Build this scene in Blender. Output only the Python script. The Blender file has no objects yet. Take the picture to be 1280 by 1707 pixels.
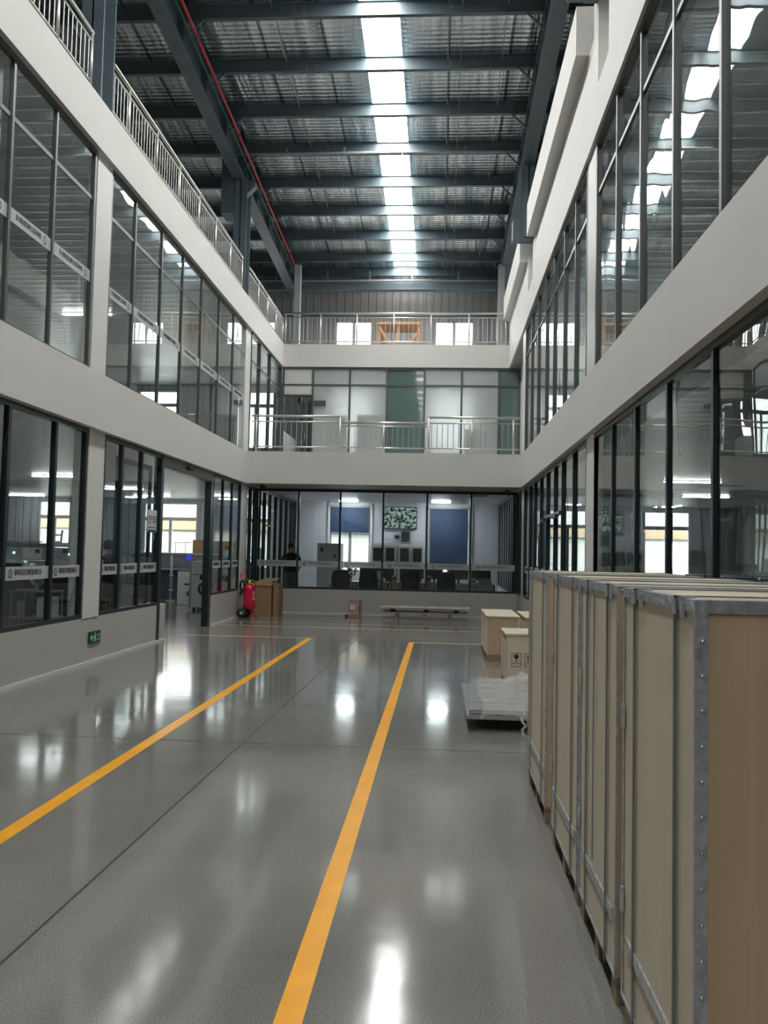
import bpy, bmesh, math, random
from mathutils import Vector, Matrix, noise
random.seed(7)
S = bpy.context.scene
COL = S.collection

# ------------------------------------------------------------ camera
F_PX, YAW, PITCH, ROLL, H = 1391.43, -0.06814, 0.04877, 0.02126, 1.55
cy, sy, cp, sp, cr, sr = math.cos(YAW), math.sin(YAW), math.cos(PITCH), math.sin(PITCH), math.cos(ROLL), math.sin(ROLL)
fw = Vector((sy*cp, cy*cp, sp)); r0 = Vector((cy, -sy, 0)); u0 = r0.cross(fw)
rt = cr*r0 + sr*u0; up = -sr*r0 + cr*u0
cam_d = bpy.data.cameras.new('camera'); cam = bpy.data.objects.new('camera', cam_d); COL.objects.link(cam)
cam.matrix_world = Matrix(((rt.x, up.x, -fw.x, 0), (rt.y, up.y, -fw.y, 0), (rt.z, up.z, -fw.z, H), (0, 0, 0, 1)))
cam_d.sensor_fit = 'VERTICAL'; cam_d.sensor_height = 24.0; cam_d.lens = F_PX*24.0/1707
cam_d.clip_start = 0.05; cam_d.clip_end = 300
S.camera = cam

# ------------------------------------------------------------ light and exposure
SKYLIGHT_W, LAMP_W, SKY_W, EXPOSURE = 21.0, 30.0, 6.5, 0.42
w = bpy.data.worlds.new('sky'); S.world = w; w.use_nodes = True
bg = w.node_tree.nodes['Background']; bg.inputs[0].default_value = (0.97, 0.985, 1.0, 1); bg.inputs[1].default_value = SKY_W
S.view_settings.view_transform = 'Standard'; S.view_settings.look = 'None'
S.view_settings.exposure = EXPOSURE; S.view_settings.gamma = 1.0; S.view_settings.use_curve_mapping = False
c = S.cycles
c.max_bounces = 9; c.diffuse_bounces = 4; c.glossy_bounces = 4; c.transmission_bounces = 4; c.transparent_max_bounces = 28
c.use_denoising = True; c.sample_clamp_indirect = 6.0; c.caustics_reflective = False; c.caustics_refractive = True; c.blur_glossy = 0.6

# ------------------------------------------------------------ materials
def nt(name):
    m = bpy.data.materials.new(name); m.use_nodes = True; t = m.node_tree
    return m, t, t.nodes['Principled BSDF'], t.nodes['Material Output']
def lk(t, a, b): t.links.new(a, b)
def coords(t, scale=(1, 1, 1)):
    g = t.nodes.new('ShaderNodeNewGeometry'); mp = t.nodes.new('ShaderNodeMapping'); mp.inputs['Scale'].default_value = scale
    lk(t, g.outputs['Position'], mp.inputs['Vector']); return mp.outputs[0]
def mat(name, col, rough=0.5, metal=0.0, spec=0.5, var=0.0, vscale=6.0, stretch=(1, 1, 1), bump=0.0, bscale=40.0, coat=0.0, emit=None, ew=0.0, alpha=1.0):
    m, t, p, o = nt(name)
    p.inputs['Base Color'].default_value = (*col, 1); p.inputs['Roughness'].default_value = rough
    p.inputs['Metallic'].default_value = metal; p.inputs['Specular IOR Level'].default_value = spec
    if coat: p.inputs['Coat Weight'].default_value = coat; p.inputs['Coat Roughness'].default_value = 0.08
    if var:
        v = coords(t, stretch); n = t.nodes.new('ShaderNodeTexNoise'); n.inputs['Scale'].default_value = vscale; n.inputs['Detail'].default_value = 4
        lk(t, v, n.inputs['Vector']); r = t.nodes.new('ShaderNodeValToRGB')
        r.color_ramp.elements[0].position = .3; r.color_ramp.elements[1].position = .7
        r.color_ramp.elements[0].color = (*[x*(1-var) for x in col], 1); r.color_ramp.elements[1].color = (*[min(1, x*(1+var)) for x in col], 1)
        lk(t, n.outputs['Fac'], r.inputs[0]); lk(t, r.outputs[0], p.inputs['Base Color'])
    if bump:
        v = coords(t, stretch); n = t.nodes.new('ShaderNodeTexNoise'); n.inputs['Scale'].default_value = bscale
        lk(t, v, n.inputs['Vector']); b = t.nodes.new('ShaderNodeBump'); b.inputs['Strength'].default_value = bump; b.inputs['Distance'].default_value = .02
        lk(t, n.outputs['Fac'], b.inputs['Height']); lk(t, b.outputs[0], p.inputs['Normal'])
    if emit: p.inputs['Emission Color'].default_value = (*emit, 1); p.inputs['Emission Strength'].default_value = ew
    return m

def glass_mat(name, tint, k=1.0, wav=0.0):
    m, t, p, o = nt(name); t.nodes.remove(p)
    tr = t.nodes.new('ShaderNodeBsdfTransparent'); tr.inputs[0].default_value = (*tint, 1)
    gl = t.nodes.new('ShaderNodeBsdfGlossy'); gl.inputs['Roughness'].default_value = 0.0; gl.inputs[0].default_value = (k, k, k, 1)
    fr = t.nodes.new('ShaderNodeFresnel'); fr.inputs[0].default_value = 1.62
    if wav:
        v = coords(t, (1, 1, .6)); n = t.nodes.new('ShaderNodeTexNoise'); n.inputs['Scale'].default_value = 1.6; n.inputs['Detail'].default_value = 1
        lk(t, v, n.inputs['Vector']); b = t.nodes.new('ShaderNodeBump'); b.inputs['Strength'].default_value = wav; b.inputs['Distance'].default_value = .02
        lk(t, n.outputs['Fac'], b.inputs['Height']); lk(t, b.outputs[0], gl.inputs['Normal'])
    ge = t.nodes.new('ShaderNodeNewGeometry'); sb_ = t.nodes.new('ShaderNodeMath'); sb_.operation = 'SUBTRACT'; sb_.inputs[0].default_value = 1; lk(t, ge.outputs['Backfacing'], sb_.inputs[1])
    ml = t.nodes.new('ShaderNodeMath'); ml.operation = 'MULTIPLY'; lk(t, fr.outputs[0], ml.inputs[0]); lk(t, sb_.outputs[0], ml.inputs[1])
    mx = t.nodes.new('ShaderNodeMixShader'); lk(t, ml.outputs[0], mx.inputs[0]); lk(t, tr.outputs[0], mx.inputs[1]); lk(t, gl.outputs[0], mx.inputs[2])
    lk(t, mx.outputs[0], o.inputs[0]); return m
def mix_mat(name, col, a, rough=0.5):     # semi-clear film
    m, t, p, o = nt(name); p.inputs['Base Color'].default_value = (*col, 1); p.inputs['Roughness'].default_value = rough
    tr = t.nodes.new('ShaderNodeBsdfTransparent'); mx = t.nodes.new('ShaderNodeMixShader'); mx.inputs[0].default_value = a
    lk(t, tr.outputs[0], mx.inputs[1]); lk(t, p.outputs[0], mx.inputs[2]); lk(t, mx.outputs[0], o.inputs[0]); return m
def frost_mat(name):
    m, t, p, o = nt(name); p.inputs['Base Color'].default_value = (.58, .62, .62, 1); p.inputs['Roughness'].default_value = .2
    rf = t.nodes.new('ShaderNodeBsdfRefraction'); rf.inputs['Roughness'].default_value = .5; rf.inputs['IOR'].default_value = 1.35; rf.inputs[0].default_value = (.93, .95, .95, 1)
    mx = t.nodes.new('ShaderNodeMixShader'); mx.inputs[0].default_value = .68
    lk(t, rf.outputs[0], mx.inputs[1]); lk(t, p.outputs[0], mx.inputs[2]); lk(t, mx.outputs[0], o.inputs[0]); return m
def emis(name, col, s):
    m, t, p, o = nt(name); t.nodes.remove(p); e = t.nodes.new('ShaderNodeEmission'); e.inputs[0].default_value = (*col, 1); e.inputs[1].default_value = s
    lk(t, e.outputs[0], o.inputs[0]); return m
def ribbed(name, col, per, axis=0, rough=.5, metal=0.0, strength=.6, spec=.5):
    m, t, p, o = nt(name); p.inputs['Base Color'].default_value = (*col, 1); p.inputs['Roughness'].default_value = rough; p.inputs['Metallic'].default_value = metal
    p.inputs['Specular IOR Level'].default_value = spec
    v = coords(t); wv = t.nodes.new('ShaderNodeTexWave'); wv.bands_direction = 'XYZ'[axis]; wv.inputs['Scale'].default_value = 0.314/per
    lk(t, v, wv.inputs['Vector']); r = t.nodes.new('ShaderNodeValToRGB'); r.color_ramp.elements[0].position = .75; r.color_ramp.elements[1].position = .95
    lk(t, wv.outputs['Fac'], r.inputs[0]); b = t.nodes.new('ShaderNodeBump'); b.inputs['Strength'].default_value = strength; b.inputs['Distance'].default_value = .03
    lk(t, r.outputs[0], b.inputs['Height']); lk(t, b.outputs[0], p.inputs['Normal']); return m

def floor_mat():
    m, t, p, o = nt('polished_concrete'); v = coords(t)
    n = t.nodes.new('ShaderNodeTexNoise'); n.inputs['Scale'].default_value = .7; n.inputs['Detail'].default_value = 5; n.inputs['Roughness'].default_value = .6
    n2 = t.nodes.new('ShaderNodeTexNoise'); n2.inputs['Scale'].default_value = 130; n2.inputs['Detail'].default_value = 2
    lk(t, v, n.inputs['Vector']); lk(t, v, n2.inputs['Vector'])
    r = t.nodes.new('ShaderNodeValToRGB'); r.color_ramp.elements[0].position = .3; r.color_ramp.elements[1].position = .72
    r.color_ramp.elements[0].color = (.19, .186, .172, 1); r.color_ramp.elements[1].color = (.25, .246, .228, 1)
    lk(t, n.outputs['Fac'], r.inputs[0])
    r2 = t.nodes.new('ShaderNodeValToRGB'); r2.color_ramp.elements[0].position = .36; r2.color_ramp.elements[1].position = .62
    r2.color_ramp.elements[0].color = (.62, .62, .6, 1); r2.color_ramp.elements[1].color = (1.1, 1.1, 1.1, 1)
    lk(t, n2.outputs['Fac'], r2.inputs[0]); mx = t.nodes.new('ShaderNodeMixRGB'); mx.blend_type = 'MULTIPLY'; mx.inputs[0].default_value = .8
    lk(t, r.outputs[0], mx.inputs[1]); lk(t, r2.outputs[0], mx.inputs[2]); lk(t, mx.outputs[0], p.inputs['Base Color'])
    rr = t.nodes.new('ShaderNodeMapRange'); rr.inputs['To Min'].default_value = .07; rr.inputs['To Max'].default_value = .145
    lk(t, n.outputs['Fac'], rr.inputs['Value']); lk(t, rr.outputs[0], p.inputs['Roughness']); p.inputs['Specular IOR Level'].default_value = .55
    n3 = t.nodes.new('ShaderNodeTexNoise'); n3.inputs['Scale'].default_value = 3.0; lk(t, v, n3.inputs['Vector'])
    b = t.nodes.new('ShaderNodeBump'); b.inputs['Strength'].default_value = .06; b.inputs['Distance'].default_value = .02
    lk(t, n3.outputs['Fac'], b.inputs['Height']); lk(t, b.outputs[0], p.inputs['Normal']); return m
def foil_mat():
    m, t, p, o = nt('foil_insulation'); p.inputs['Metallic'].default_value = .95; p.inputs['Roughness'].default_value = .33
    v = coords(t, (2.4, .12, 1)); n = t.nodes.new('ShaderNodeTexNoise'); n.inputs['Scale'].default_value = 2.2; n.inputs['Detail'].default_value = 5; lk(t, v, n.inputs['Vector'])
    r = t.nodes.new('ShaderNodeValToRGB'); r.color_ramp.elements[0].position = .3; r.color_ramp.elements[1].position = .7
    r.color_ramp.elements[0].color = (.34, .43, .47, 1); r.color_ramp.elements[1].color = (.94, .97, 1.0, 1); lk(t, n.outputs['Fac'], r.inputs[0])
    sw = t.nodes.new('ShaderNodeTexWave'); sw.bands_direction = 'X'; sw.inputs['Scale'].default_value = .314/1.15; lk(t, coords(t), sw.inputs['Vector'])
    sr_ = t.nodes.new('ShaderNodeValToRGB'); sr_.color_ramp.elements[0].position = 0; sr_.color_ramp.elements[0].color = (.25, .28, .3, 1); sr_.color_ramp.elements[1].position = .012; sr_.color_ramp.elements[1].color = (1, 1, 1, 1); lk(t, sw.outputs['Fac'], sr_.inputs[0])
    mm = t.nodes.new('ShaderNodeMixRGB'); mm.blend_type = 'MULTIPLY'; mm.inputs[0].default_value = 1; lk(t, r.outputs[0], mm.inputs[1]); lk(t, sr_.outputs[0], mm.inputs[2]); lk(t, mm.outputs[0], p.inputs['Base Color'])
    v2 = coords(t, (1, 1, 1)); wx = t.nodes.new('ShaderNodeTexWave'); wx.bands_direction = 'Y'; wx.inputs['Scale'].default_value = 2.6; wx.inputs['Distortion'].default_value = .8
    lk(t, v2, wx.inputs['Vector']); ad = t.nodes.new('ShaderNodeMath'); ad.operation = 'MULTIPLY_ADD'; ad.inputs[1].default_value = .10
    lk(t, wx.outputs['Fac'], ad.inputs[0]); lk(t, n.outputs['Fac'], ad.inputs[2])
    b = t.nodes.new('ShaderNodeBump'); b.inputs['Strength'].default_value = .8; b.inputs['Distance'].default_value = .1
    lk(t, ad.outputs[0], b.inputs['Height']); lk(t, b.outputs[0], p.inputs['Normal']); return m
def wood_mat(name, a, b_, axis=2, rough=.55, sc=1.0):
    m, t, p, o = nt(name); s = [9*sc, 9*sc, 9*sc]; s[axis] = .5*sc
    v = coords(t, tuple(s)); n = t.nodes.new('ShaderNodeTexNoise'); n.inputs['Scale'].default_value = 2; n.inputs['Detail'].default_value = 6; n.inputs['Distortion'].default_value = .6
    lk(t, v, n.inputs['Vector']); r = t.nodes.new('ShaderNodeValToRGB'); r.color_ramp.elements[0].position = .3; r.color_ramp.elements[1].position = .7
    r.color_ramp.elements[0].color = (*a, 1); r.color_ramp.elements[1].color = (*b_, 1); lk(t, n.outputs['Fac'], r.inputs[0]); lk(t, r.outputs[0], p.inputs['Base Color'])
    p.inputs['Roughness'].default_value = rough; return m
def screen_mat():
    m, t, p, o = nt('camera_wall_screen'); v = coords(t, (5, 5, 7)); vo = t.nodes.new('ShaderNodeTexVoronoi'); vo.inputs['Scale'].default_value = 2.0
    n = t.nodes.new('ShaderNodeTexNoise'); n.inputs['Scale'].default_value = 2.4; n.inputs['Detail'].default_value = 5; lk(t, v, vo.inputs['Vector']); lk(t, v, n.inputs['Vector'])
    r = t.nodes.new('ShaderNodeValToRGB'); r.color_ramp.elements[0].position = .44; r.color_ramp.elements[1].position = .62
    r.color_ramp.elements[0].color = (.01, .02, .02, 1); r.color_ramp.elements[1].color = (.55, .72, .66, 1); lk(t, n.outputs['Fac'], r.inputs[0])
    p.inputs['Base Color'].default_value = (.01, .01, .01, 1); p.inputs['Roughness'].default_value = .2
    lk(t, r.outputs[0], p.inputs['Emission Color']); p.inputs['Emission Strength'].default_value = .5; return m

M = dict(
    floor=floor_mat(), foil=foil_mat(),
    paint=mat('white_paint', (.69, .685, .66), .55, var=.02, vscale=1.5), greyp=mat('warm_grey_paint', (.47, .455, .44), .45, var=.02, vscale=1.2),
    ceil=ribbed('ceiling_panel', (.62, .63, .64), .30, 1, .35, strength=.25), column=mat('column_paint', (.70, .70, .68), .4),
    steel=mat('dark_steel_paint', (.125, .17, .195), .42, var=.12, vscale=3), frame=mat('black_aluminium', (.016, .024, .030), .32),
    frame2=mat('grey_aluminium', (.10, .11, .115), .32, metal=.3), soffit=mat('soffit_board', (.34, .32, .30), .5),
    glass=glass_mat('clear_glass', (.90, .935, .925), wav=.10), glassr=glass_mat('wavy_glass', (.86, .90, .89), wav=.25),
    frost=frost_mat('frosted_glass'), teal=mix_mat('teal_glass', (.15, .22, .215), .8, .04),
    film=mix_mat('white_film', (.62, .64, .66), .72), ink=mat('dark_ink', (.02, .022, .03), .5), white=mat('white_enamel', (.82, .83, .84), .35),
    sky=emis('skylight_panel', (1.0, .995, .955), SKYLIGHT_W), lamp=emis('lamp_tube', (.95, .98, 1.0), LAMP_W), lampc=emis('lamp_tube_control', (.92, .96, 1.0), LAMP_W*2.3),
    chrome=mat('stainless_tube', (.74, .74, .70), .34, metal=.75), galv=mat('galvanised_steel', (.50, .52, .56), .3, metal=.6, var=.25, vscale=30, bump=.3, bscale=35),
    yellow=mat('yellow_floor_paint', (.95, .42, .006), .30, spec=.3, var=.08, vscale=5), joint=mat('joint_filler', (.03, .03, .03), .7), pale=mat('pale_line_paint', (.50, .42, .25), .4),
    ply=wood_mat('pale_plywood', (.66, .60, .465), (.70, .64, .51), 2), ply_shaded=wood_mat('plywood_end_shaded', (.46, .34, .22), (.56, .42, .28), 2), plyt=wood_mat('plywood_lid', (.56, .51, .38), (.62, .57, .44), 0),  # crate ends: browner wood, with the shade they stand in mixed into the colour
    lumber=wood_mat('rough_lumber', (.24, .17, .11), (.36, .27, .18), 0), card=mat('cardboard', (.33, .20, .11), .8, var=.12, vscale=3, stretch=(1, 1, 6)), cardt=mat('cardboard_lid', (.45, .29, .16), .8, var=.1),
    red=mat('red_enamel', (.62, .008, .045), .25, coat=.3), rubber=mat('black_rubber', (.015, .015, .015), .7), brass=mat('valve_brass', (.45, .50, .10), .35, metal=.5),
    redpipe=mat('red_pipe_paint', (.42, .03, .045), .4), green=mat('green_cable', (.02, .20, .10), .5), panel=ribbed('wall_cladding', (.36, .38, .385), .25, 0, .45, strength=.9),
    cream=ribbed('outside_cladding', (.72, .70, .66), .35, 0, .6, strength=.6), tan=mat('tan_render', (.62, .42, .26), .8), blind=mat('blue_blind', (.030, .062, .135), .6, var=.05, vscale=2),
    winf=mat('window_frame', (.48, .48, .47), .4), dark=mat('dark_plastic', (.03, .033, .038), .4), grey=mat('machine_grey', (.20, .215, .23), .35, var=.04), greyl=mat('light_machine_grey', (.42, .44, .46), .35),
    navy=mat('navy_cloth', (.025, .03, .04), .9), trousers=mat('grey_trousers', (.16, .15, .15), .9), skin=mat('skin', (.42, .26, .19), .6), hair=mat('black_hair', (.012, .011, .012), .7),
    chair=mat('dark_chair_mesh', (.02, .025, .035), .7), teal_ch=mat('teal_chair_fabric', (.012, .045, .055), .7), desk=mat('desk_laminate', (.36, .34, .28), .4), deskg=mat('desk_screen_grey', (.30, .32, .31), .5), screen=screen_mat(),
    exitg=mat('exit_sign_green', (.004, .05, .016), .35, emit=(.02, .35, .1), ew=.01), exitw=mat('exit_sign_pale', (.30, .55, .38), .4, emit=(.4, 1, .6), ew=.03),
    ledg=emis('green_led', (.3, 1, .75), 4.0), blue=mat('blue_badge', (.02, .03, .35), .4, emit=(.05, .08, 1), ew=.4), plastic=mix_mat('plastic_sheet', (.82, .82, .80), .26, .10), foam=mat('aluminium_panel', (.44, .45, .46), .25, metal=.6),
    plant=mat('leaf_green', (.05, .09, .05), .6), orange=wood_mat('orange_timber', (.50, .26, .14), (.62, .36, .20), 2), paper=mat('paper', (.62, .63, .66), .6), pinkp=mat('pinkish_print', (.42, .22, .18), .6), olive=mat('green_print', (.03, .22, .16), .6),
)
for k_ in ('plastic',):
    t = M[k_].node_tree; p = [n for n in t.nodes if n.type == 'BSDF_PRINCIPLED'][0]
    v = coords(t); n = t.nodes.new('ShaderNodeTexNoise'); n.inputs['Scale'].default_value = 14; n.inputs['Detail'].default_value = 5; lk(t, v, n.inputs['Vector'])
    b = t.nodes.new('ShaderNodeBump'); b.inputs['Strength'].default_value = 1; b.inputs['Distance'].default_value = .05; lk(t, n.outputs['Fac'], b.inputs['Height']); lk(t, b.outputs[0], p.inputs['Normal'])
# blue tinge of the frosted partition handled by its own colour only

# ------------------------------------------------------------ mesh helpers
class B:
    def __init__(s): s.bm = bmesh.new()
    def box(s, x0, x1, y0, y1, z0, z1, bev=0.0):
        vs = [s.bm.verts.new((x, y, z)) for x in (x0, x1) for y in (y0, y1) for z in (z0, z1)]
        fs = [s.bm.faces.new([vs[i] for i in q]) for q in ((0, 1, 3, 2), (4, 6, 7, 5), (0, 4, 5, 1), (2, 3, 7, 6), (0, 2, 6, 4), (1, 5, 7, 3))]
        if bev: bmesh.ops.bevel(s.bm, geom=list({e for f in fs for e in f.edges}), offset=bev, segments=2, affect='EDGES', profile=.6)
        return s
    def tube(s, p0, p1, r, n=10, r1=None, cap=True):
        p0, p1 = Vector(p0), Vector(p1); d = (p1-p0).normalized(); a = d.orthogonal().normalized(); b = d.cross(a); r1 = r if r1 is None else r1
        A = [s.bm.verts.new(p0+(a*math.cos(i*2*math.pi/n)+b*math.sin(i*2*math.pi/n))*r) for i in range(n)]
        Bv = [s.bm.verts.new(p1+(a*math.cos(i*2*math.pi/n)+b*math.sin(i*2*math.pi/n))*r1) for i in range(n)]
        for i in range(n): s.bm.faces.new((A[i], A[(i+1) % n], Bv[(i+1) % n], Bv[i])).smooth = True
        if cap: s.bm.faces.new(A[::-1]); s.bm.faces.new(Bv)
        return s
    def path(s, pts, r, n=8):
        pts = [Vector(p) for p in pts]; rings = []
        for i, p in enumerate(pts):
            d = (pts[min(i+1, len(pts)-1)]-pts[max(i-1, 0)]).normalized()
            if i == 0: a = d.orthogonal().normalized()
            else: a = (a-d*a.dot(d)).normalized()
            b = d.cross(a); rings.append([s.bm.verts.new(p+(a*math.cos(j*2*math.pi/n)+b*math.sin(j*2*math.pi/n))*r) for j in range(n)])
        for A, Q in zip(rings, rings[1:]):
            for j in range(n): s.bm.faces.new((A[j], A[(j+1) % n], Q[(j+1) % n], Q[j])).smooth = True
        s.bm.faces.new(rings[0][::-1]); s.bm.faces.new(rings[-1]); return s
    def lathe(s, prof, c, n=24, ax='z'):
        rings = []
        for r, h in prof:
            rg = []
            for j in range(n):
                a = j*2*math.pi/n; u, v = math.cos(a)*r, math.sin(a)*r
                rg.append(s.bm.verts.new({'z': (c[0]+u, c[1]+v, c[2]+h), 'x': (c[0]+h, c[1]+u, c[2]+v), 'y': (c[0]+v, c[1]+h, c[2]+u)}[ax]))
            rings.append(rg)
        for A, Q in zip(rings, rings[1:]):
            for j in range(n): s.bm.faces.new((A[j], A[(j+1) % n], Q[(j+1) % n], Q[j])).smooth = True
        s.bm.faces.new(rings[0][::-1]); s.bm.faces.new(rings[-1]); return s
    def prism(s, pts, axis, a, b):       # pts: 2-D outline in the two other axes
        def P(u, v, w): return {0: (w, u, v), 1: (u, w, v), 2: (u, v, w)}[axis]
        A = [s.bm.verts.new(P(u, v, a)) for u, v in pts]; Q = [s.bm.verts.new(P(u, v, b)) for u, v in pts]; n = len(pts)
        for i in range(n): s.bm.faces.new((A[i], A[(i+1) % n], Q[(i+1) % n], Q[i]))
        s.bm.faces.new(A[::-1]); s.bm.faces.new(Q); return s
    def bar(s, p0, p1, w, h):            # square bar between two points
        p0, p1 = Vector(p0), Vector(p1); d = (p1-p0).normalized(); a = d.cross(Vector((0, 0, 1)))
        a = a.normalized() if a.length > 1e-4 else Vector((1, 0, 0)); b = d.cross(a).normalized()
        vs = [s.bm.verts.new(q+a*u*w/2+b*v*h/2) for q in (p0, p1) for u, v in ((-1, -1), (1, -1), (1, 1), (-1, 1))]
        for q in ((0, 1, 2, 3), (7, 6, 5, 4), (0, 4, 5, 1), (1, 5, 6, 2), (2, 6, 7, 3), (3, 7, 4, 0)): s.bm.faces.new([vs[i] for i in q])
        return s
    def o(s, name, m, parent=None, local=False, label=None, **kw):
        bmesh.ops.recalc_face_normals(s.bm, faces=s.bm.faces); me = bpy.data.meshes.new(name)
        if parent is not None and not local:
            off = parent.matrix_world.translation if parent.parent is None else Vector(parent['_o'])
            bmesh.ops.translate(s.bm, verts=s.bm.verts, vec=-off)
        s.bm.to_mesh(me); s.bm.free(); me.materials.append(m if not isinstance(m, str) else M[m])
        ob = bpy.data.objects.new(name, me); COL.objects.link(ob)
        if parent is not None:
            ob.parent = parent
            ob['_o'] = tuple(parent.location) if parent.parent is None else tuple(parent['_o'])
        if label: ob['label'] = label
        for k, v in kw.items(): ob[k] = v
        return ob
def thing(name, label, cat, loc=(0, 0, 0), rz=0.0, group=None):
    e = bpy.data.objects.new(name, None); COL.objects.link(e); e.location = loc; e.rotation_euler = (0, 0, rz); e.empty_display_size = .1
    e.matrix_world = Matrix.Translation(loc) @ Matrix.Rotation(rz, 4, 'Z'); e['label'] = label; e['category'] = cat
    if group: e['group'] = group
    return e
def struct(name, loc=(0, 0, 0), label=None):
    e = bpy.data.objects.new(name, None); COL.objects.link(e); e.location = loc; e.matrix_world = Matrix.Translation(loc); e['kind'] = 'structure'
    if label: e['label'] = label
    return e
def sb(name, m, *boxes):
    b = B()
    for q in boxes: b.box(*q)
    return b.o(name, m, kind='structure')
def tag(o, label, cat, group=None):
    o['label'] = label; o['category'] = cat
    if group: o['group'] = group
    return o
def dup(root, loc, rz=0.0, label=None, group=None):
    r = root.copy(); COL.objects.link(r); r.location = loc; r.rotation_euler = (0, 0, rz); r.matrix_world = Matrix.Translation(loc) @ Matrix.Rotation(rz, 4, 'Z')
    if label: r['label'] = label
    if group: r['group'] = group
    for ch in root.children:
        q = ch.copy(); COL.objects.link(q); q.parent = r
        for g in ch.children: d = g.copy(); COL.objects.link(d); d.parent = q
    return r
def cp_(o, parent, off):
    q = o.copy(); COL.objects.link(q); q.parent = parent; q.location = Vector(o.location)+Vector(off); return q
_tx = {}
def text_mesh(s, size):
    if (s, size) not in _tx:
        cu = bpy.data.curves.new('lettering', 'FONT'); cu.body = s; cu.size = size; cu.align_x = 'LEFT'; cu.resolution_u = 2; cu.extrude = .0008
        ob = bpy.data.objects.new('tmp', cu); COL.objects.link(ob); dg = bpy.context.evaluated_depsgraph_get(); dg.update()
        me = bpy.data.meshes.new_from_object(ob.evaluated_get(dg)); bpy.data.objects.remove(ob); bpy.data.curves.remove(cu)
        me.materials.clear(); me.materials.append(M['ink']); _tx[(s, size)] = me
    return _tx[(s, size)]
def letter(s, size, parent, pos, face, mirror=False, width=None):
    """face: 'y-' reads from smaller Y, 'x+' reads from larger X, 'x-' reads from smaller X; pos = world left-bottom as read"""
    me = text_mesh(s, size); ob = bpy.data.objects.new('lettering', me); COL.objects.link(ob); ob.parent = parent
    base = Vector(parent['_o']) if parent.parent is not None else parent.location
    ob.location = Vector(pos)-base
    rz = {'y-': 0, 'x+': math.pi/2, 'x-': -math.pi/2}[face]
    ob.rotation_euler = (math.pi/2, 0, rz)
    k = 1.0
    if width: k = width/max(.01, me_width(me))
    ob.scale = (-k if mirror else k, 1, 1); return ob
def me_width(me): return max(v.co.x for v in me.vertices)-min(v.co.x for v in me.vertices)

# ------------------------------------------------------------ shell
XL, XG, XR, XRG, YB, YC, YU, YE = -4.53, -4.63, 1.81, 1.93, 19.05, 20.7, 23.2, 26.0
Z1B, Z1T, Z2B, Z2T = 3.10, 3.845, 6.765, 7.41
XW0, XW1, YW0 = -15.5, 9.0, -16.0
def zr(y, off=0.0): return H+10.1+off-.06*abs(y)      # underside of the roof purlins
sb('floor', 'floor', (XW0, XW1, YW0, YE+.2, -.25, 0))
sb('ground_outside', mat('outside_paving', (.35, .34, .32), .9), (-40, 40, YE+.2, 60, -.3, -.05), (-40, 40, -30, YW0-.2, -.3, -.05))
CORNER = Z1T
# spandrels and slabs
sb('wall_left_band_lower', 'paint', (XL-.16, XL, YW0, YC+.1, Z1B, Z1T))
sb('wall_left_band_upper', 'paint', (XL-.16, XL, YW0, YU, Z2B, Z2T))
sb('wall_right_band_lower', 'paint', (XR, XR+.16, YW0, YC+.1, Z1B, Z1T))
sb('wall_back_band_lower', 'paint', (XL, XR, YB, YB+.16, Z1B, Z1T))
sb('wall_back_band_upper', 'paint', (XL-.16, 1.825, YU, YU+.16, Z2B, Z2T))
sb('floor_second_storey', 'greyp', (XW0, XL-.16, YW0, YE, Z1B+.15, Z1T-.02), (XR+.16, XW1, YW0, YE, Z1B+.15, Z1T-.02), (XL-.16, XR+.16, YB+.16, YE, Z1B+.15, Z1T-.02))
sb('floor_third_storey', 'greyp', (XW0, XL-.16, YW0, YE, Z2B+.15, Z2T-.02), (XL-.16, 2.3, YU+.16, YE, Z2B+.15, Z2T-.02), (2.3, XW1, YW0, YE, Z2B+.15, Z2T-.02))
sb('ceiling_ground_rooms', 'ceil', (XW0, XG-.02, YW0, YE, Z1B+.02, Z1B+.12), (XRG+.02, XW1, YW0, YE, Z1B+.02, Z1B+.12), (XG-.02, XRG+.02, YC+.02, YE, Z1B+.02, Z1B+.12))
sb('ceiling_second_storey', 'ceil', (XW0, XL-.2, YW0, YE, Z2B+.02, Z2B+.12), (2.3, XW1, YW0, YE, Z2B+.02, Z2B+.12), (XL-.2, 2.3, YU+.2, YE, Z2B+.02, Z2B+.12))
sb('trim_1', 'soffit', (XL, XR, YB+.16, YC+.1, Z1B+.005, Z1B+.1))
sb('trim_2', 'soffit', (XR+.16, 2.3, YW0, YC, Z1B+.005, Z1B+.1))
sb('trim_3', 'soffit', (1.86, 2.3, YW0, YU+.16, Z2B, Z2B+.1)); sb('wall_right_upper_edge', 'paint', (1.825, 1.86, YW0, YU+.16, Z2B, Z2B+.1))
# low walls
sb('wall_left_low', 'greyp', (XG-.14, XG, YW0, 13.93, 0, .61)); sb('wall_left_low_end', 'greyp', (XG-.14, XG, 16.75, YC, 0, .61))
sb('wall_back_low', 'greyp', (XG, XR+.1, YC, YC+.14, 0, .61)); sb('wall_right_low', 'greyp', (XR+.08, XR+.22, YW0, YC+.14, 0, .61))
sb('baseboard_left', 'column', (XG, XG+.012, YW0, 13.93, 0, .035), (XG, XG+.012, 16.75, YC, 0, .035)); sb('baseboard_back', 'column', (XG, XR+.08, YC-.012, YC, 0, .03))
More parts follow.
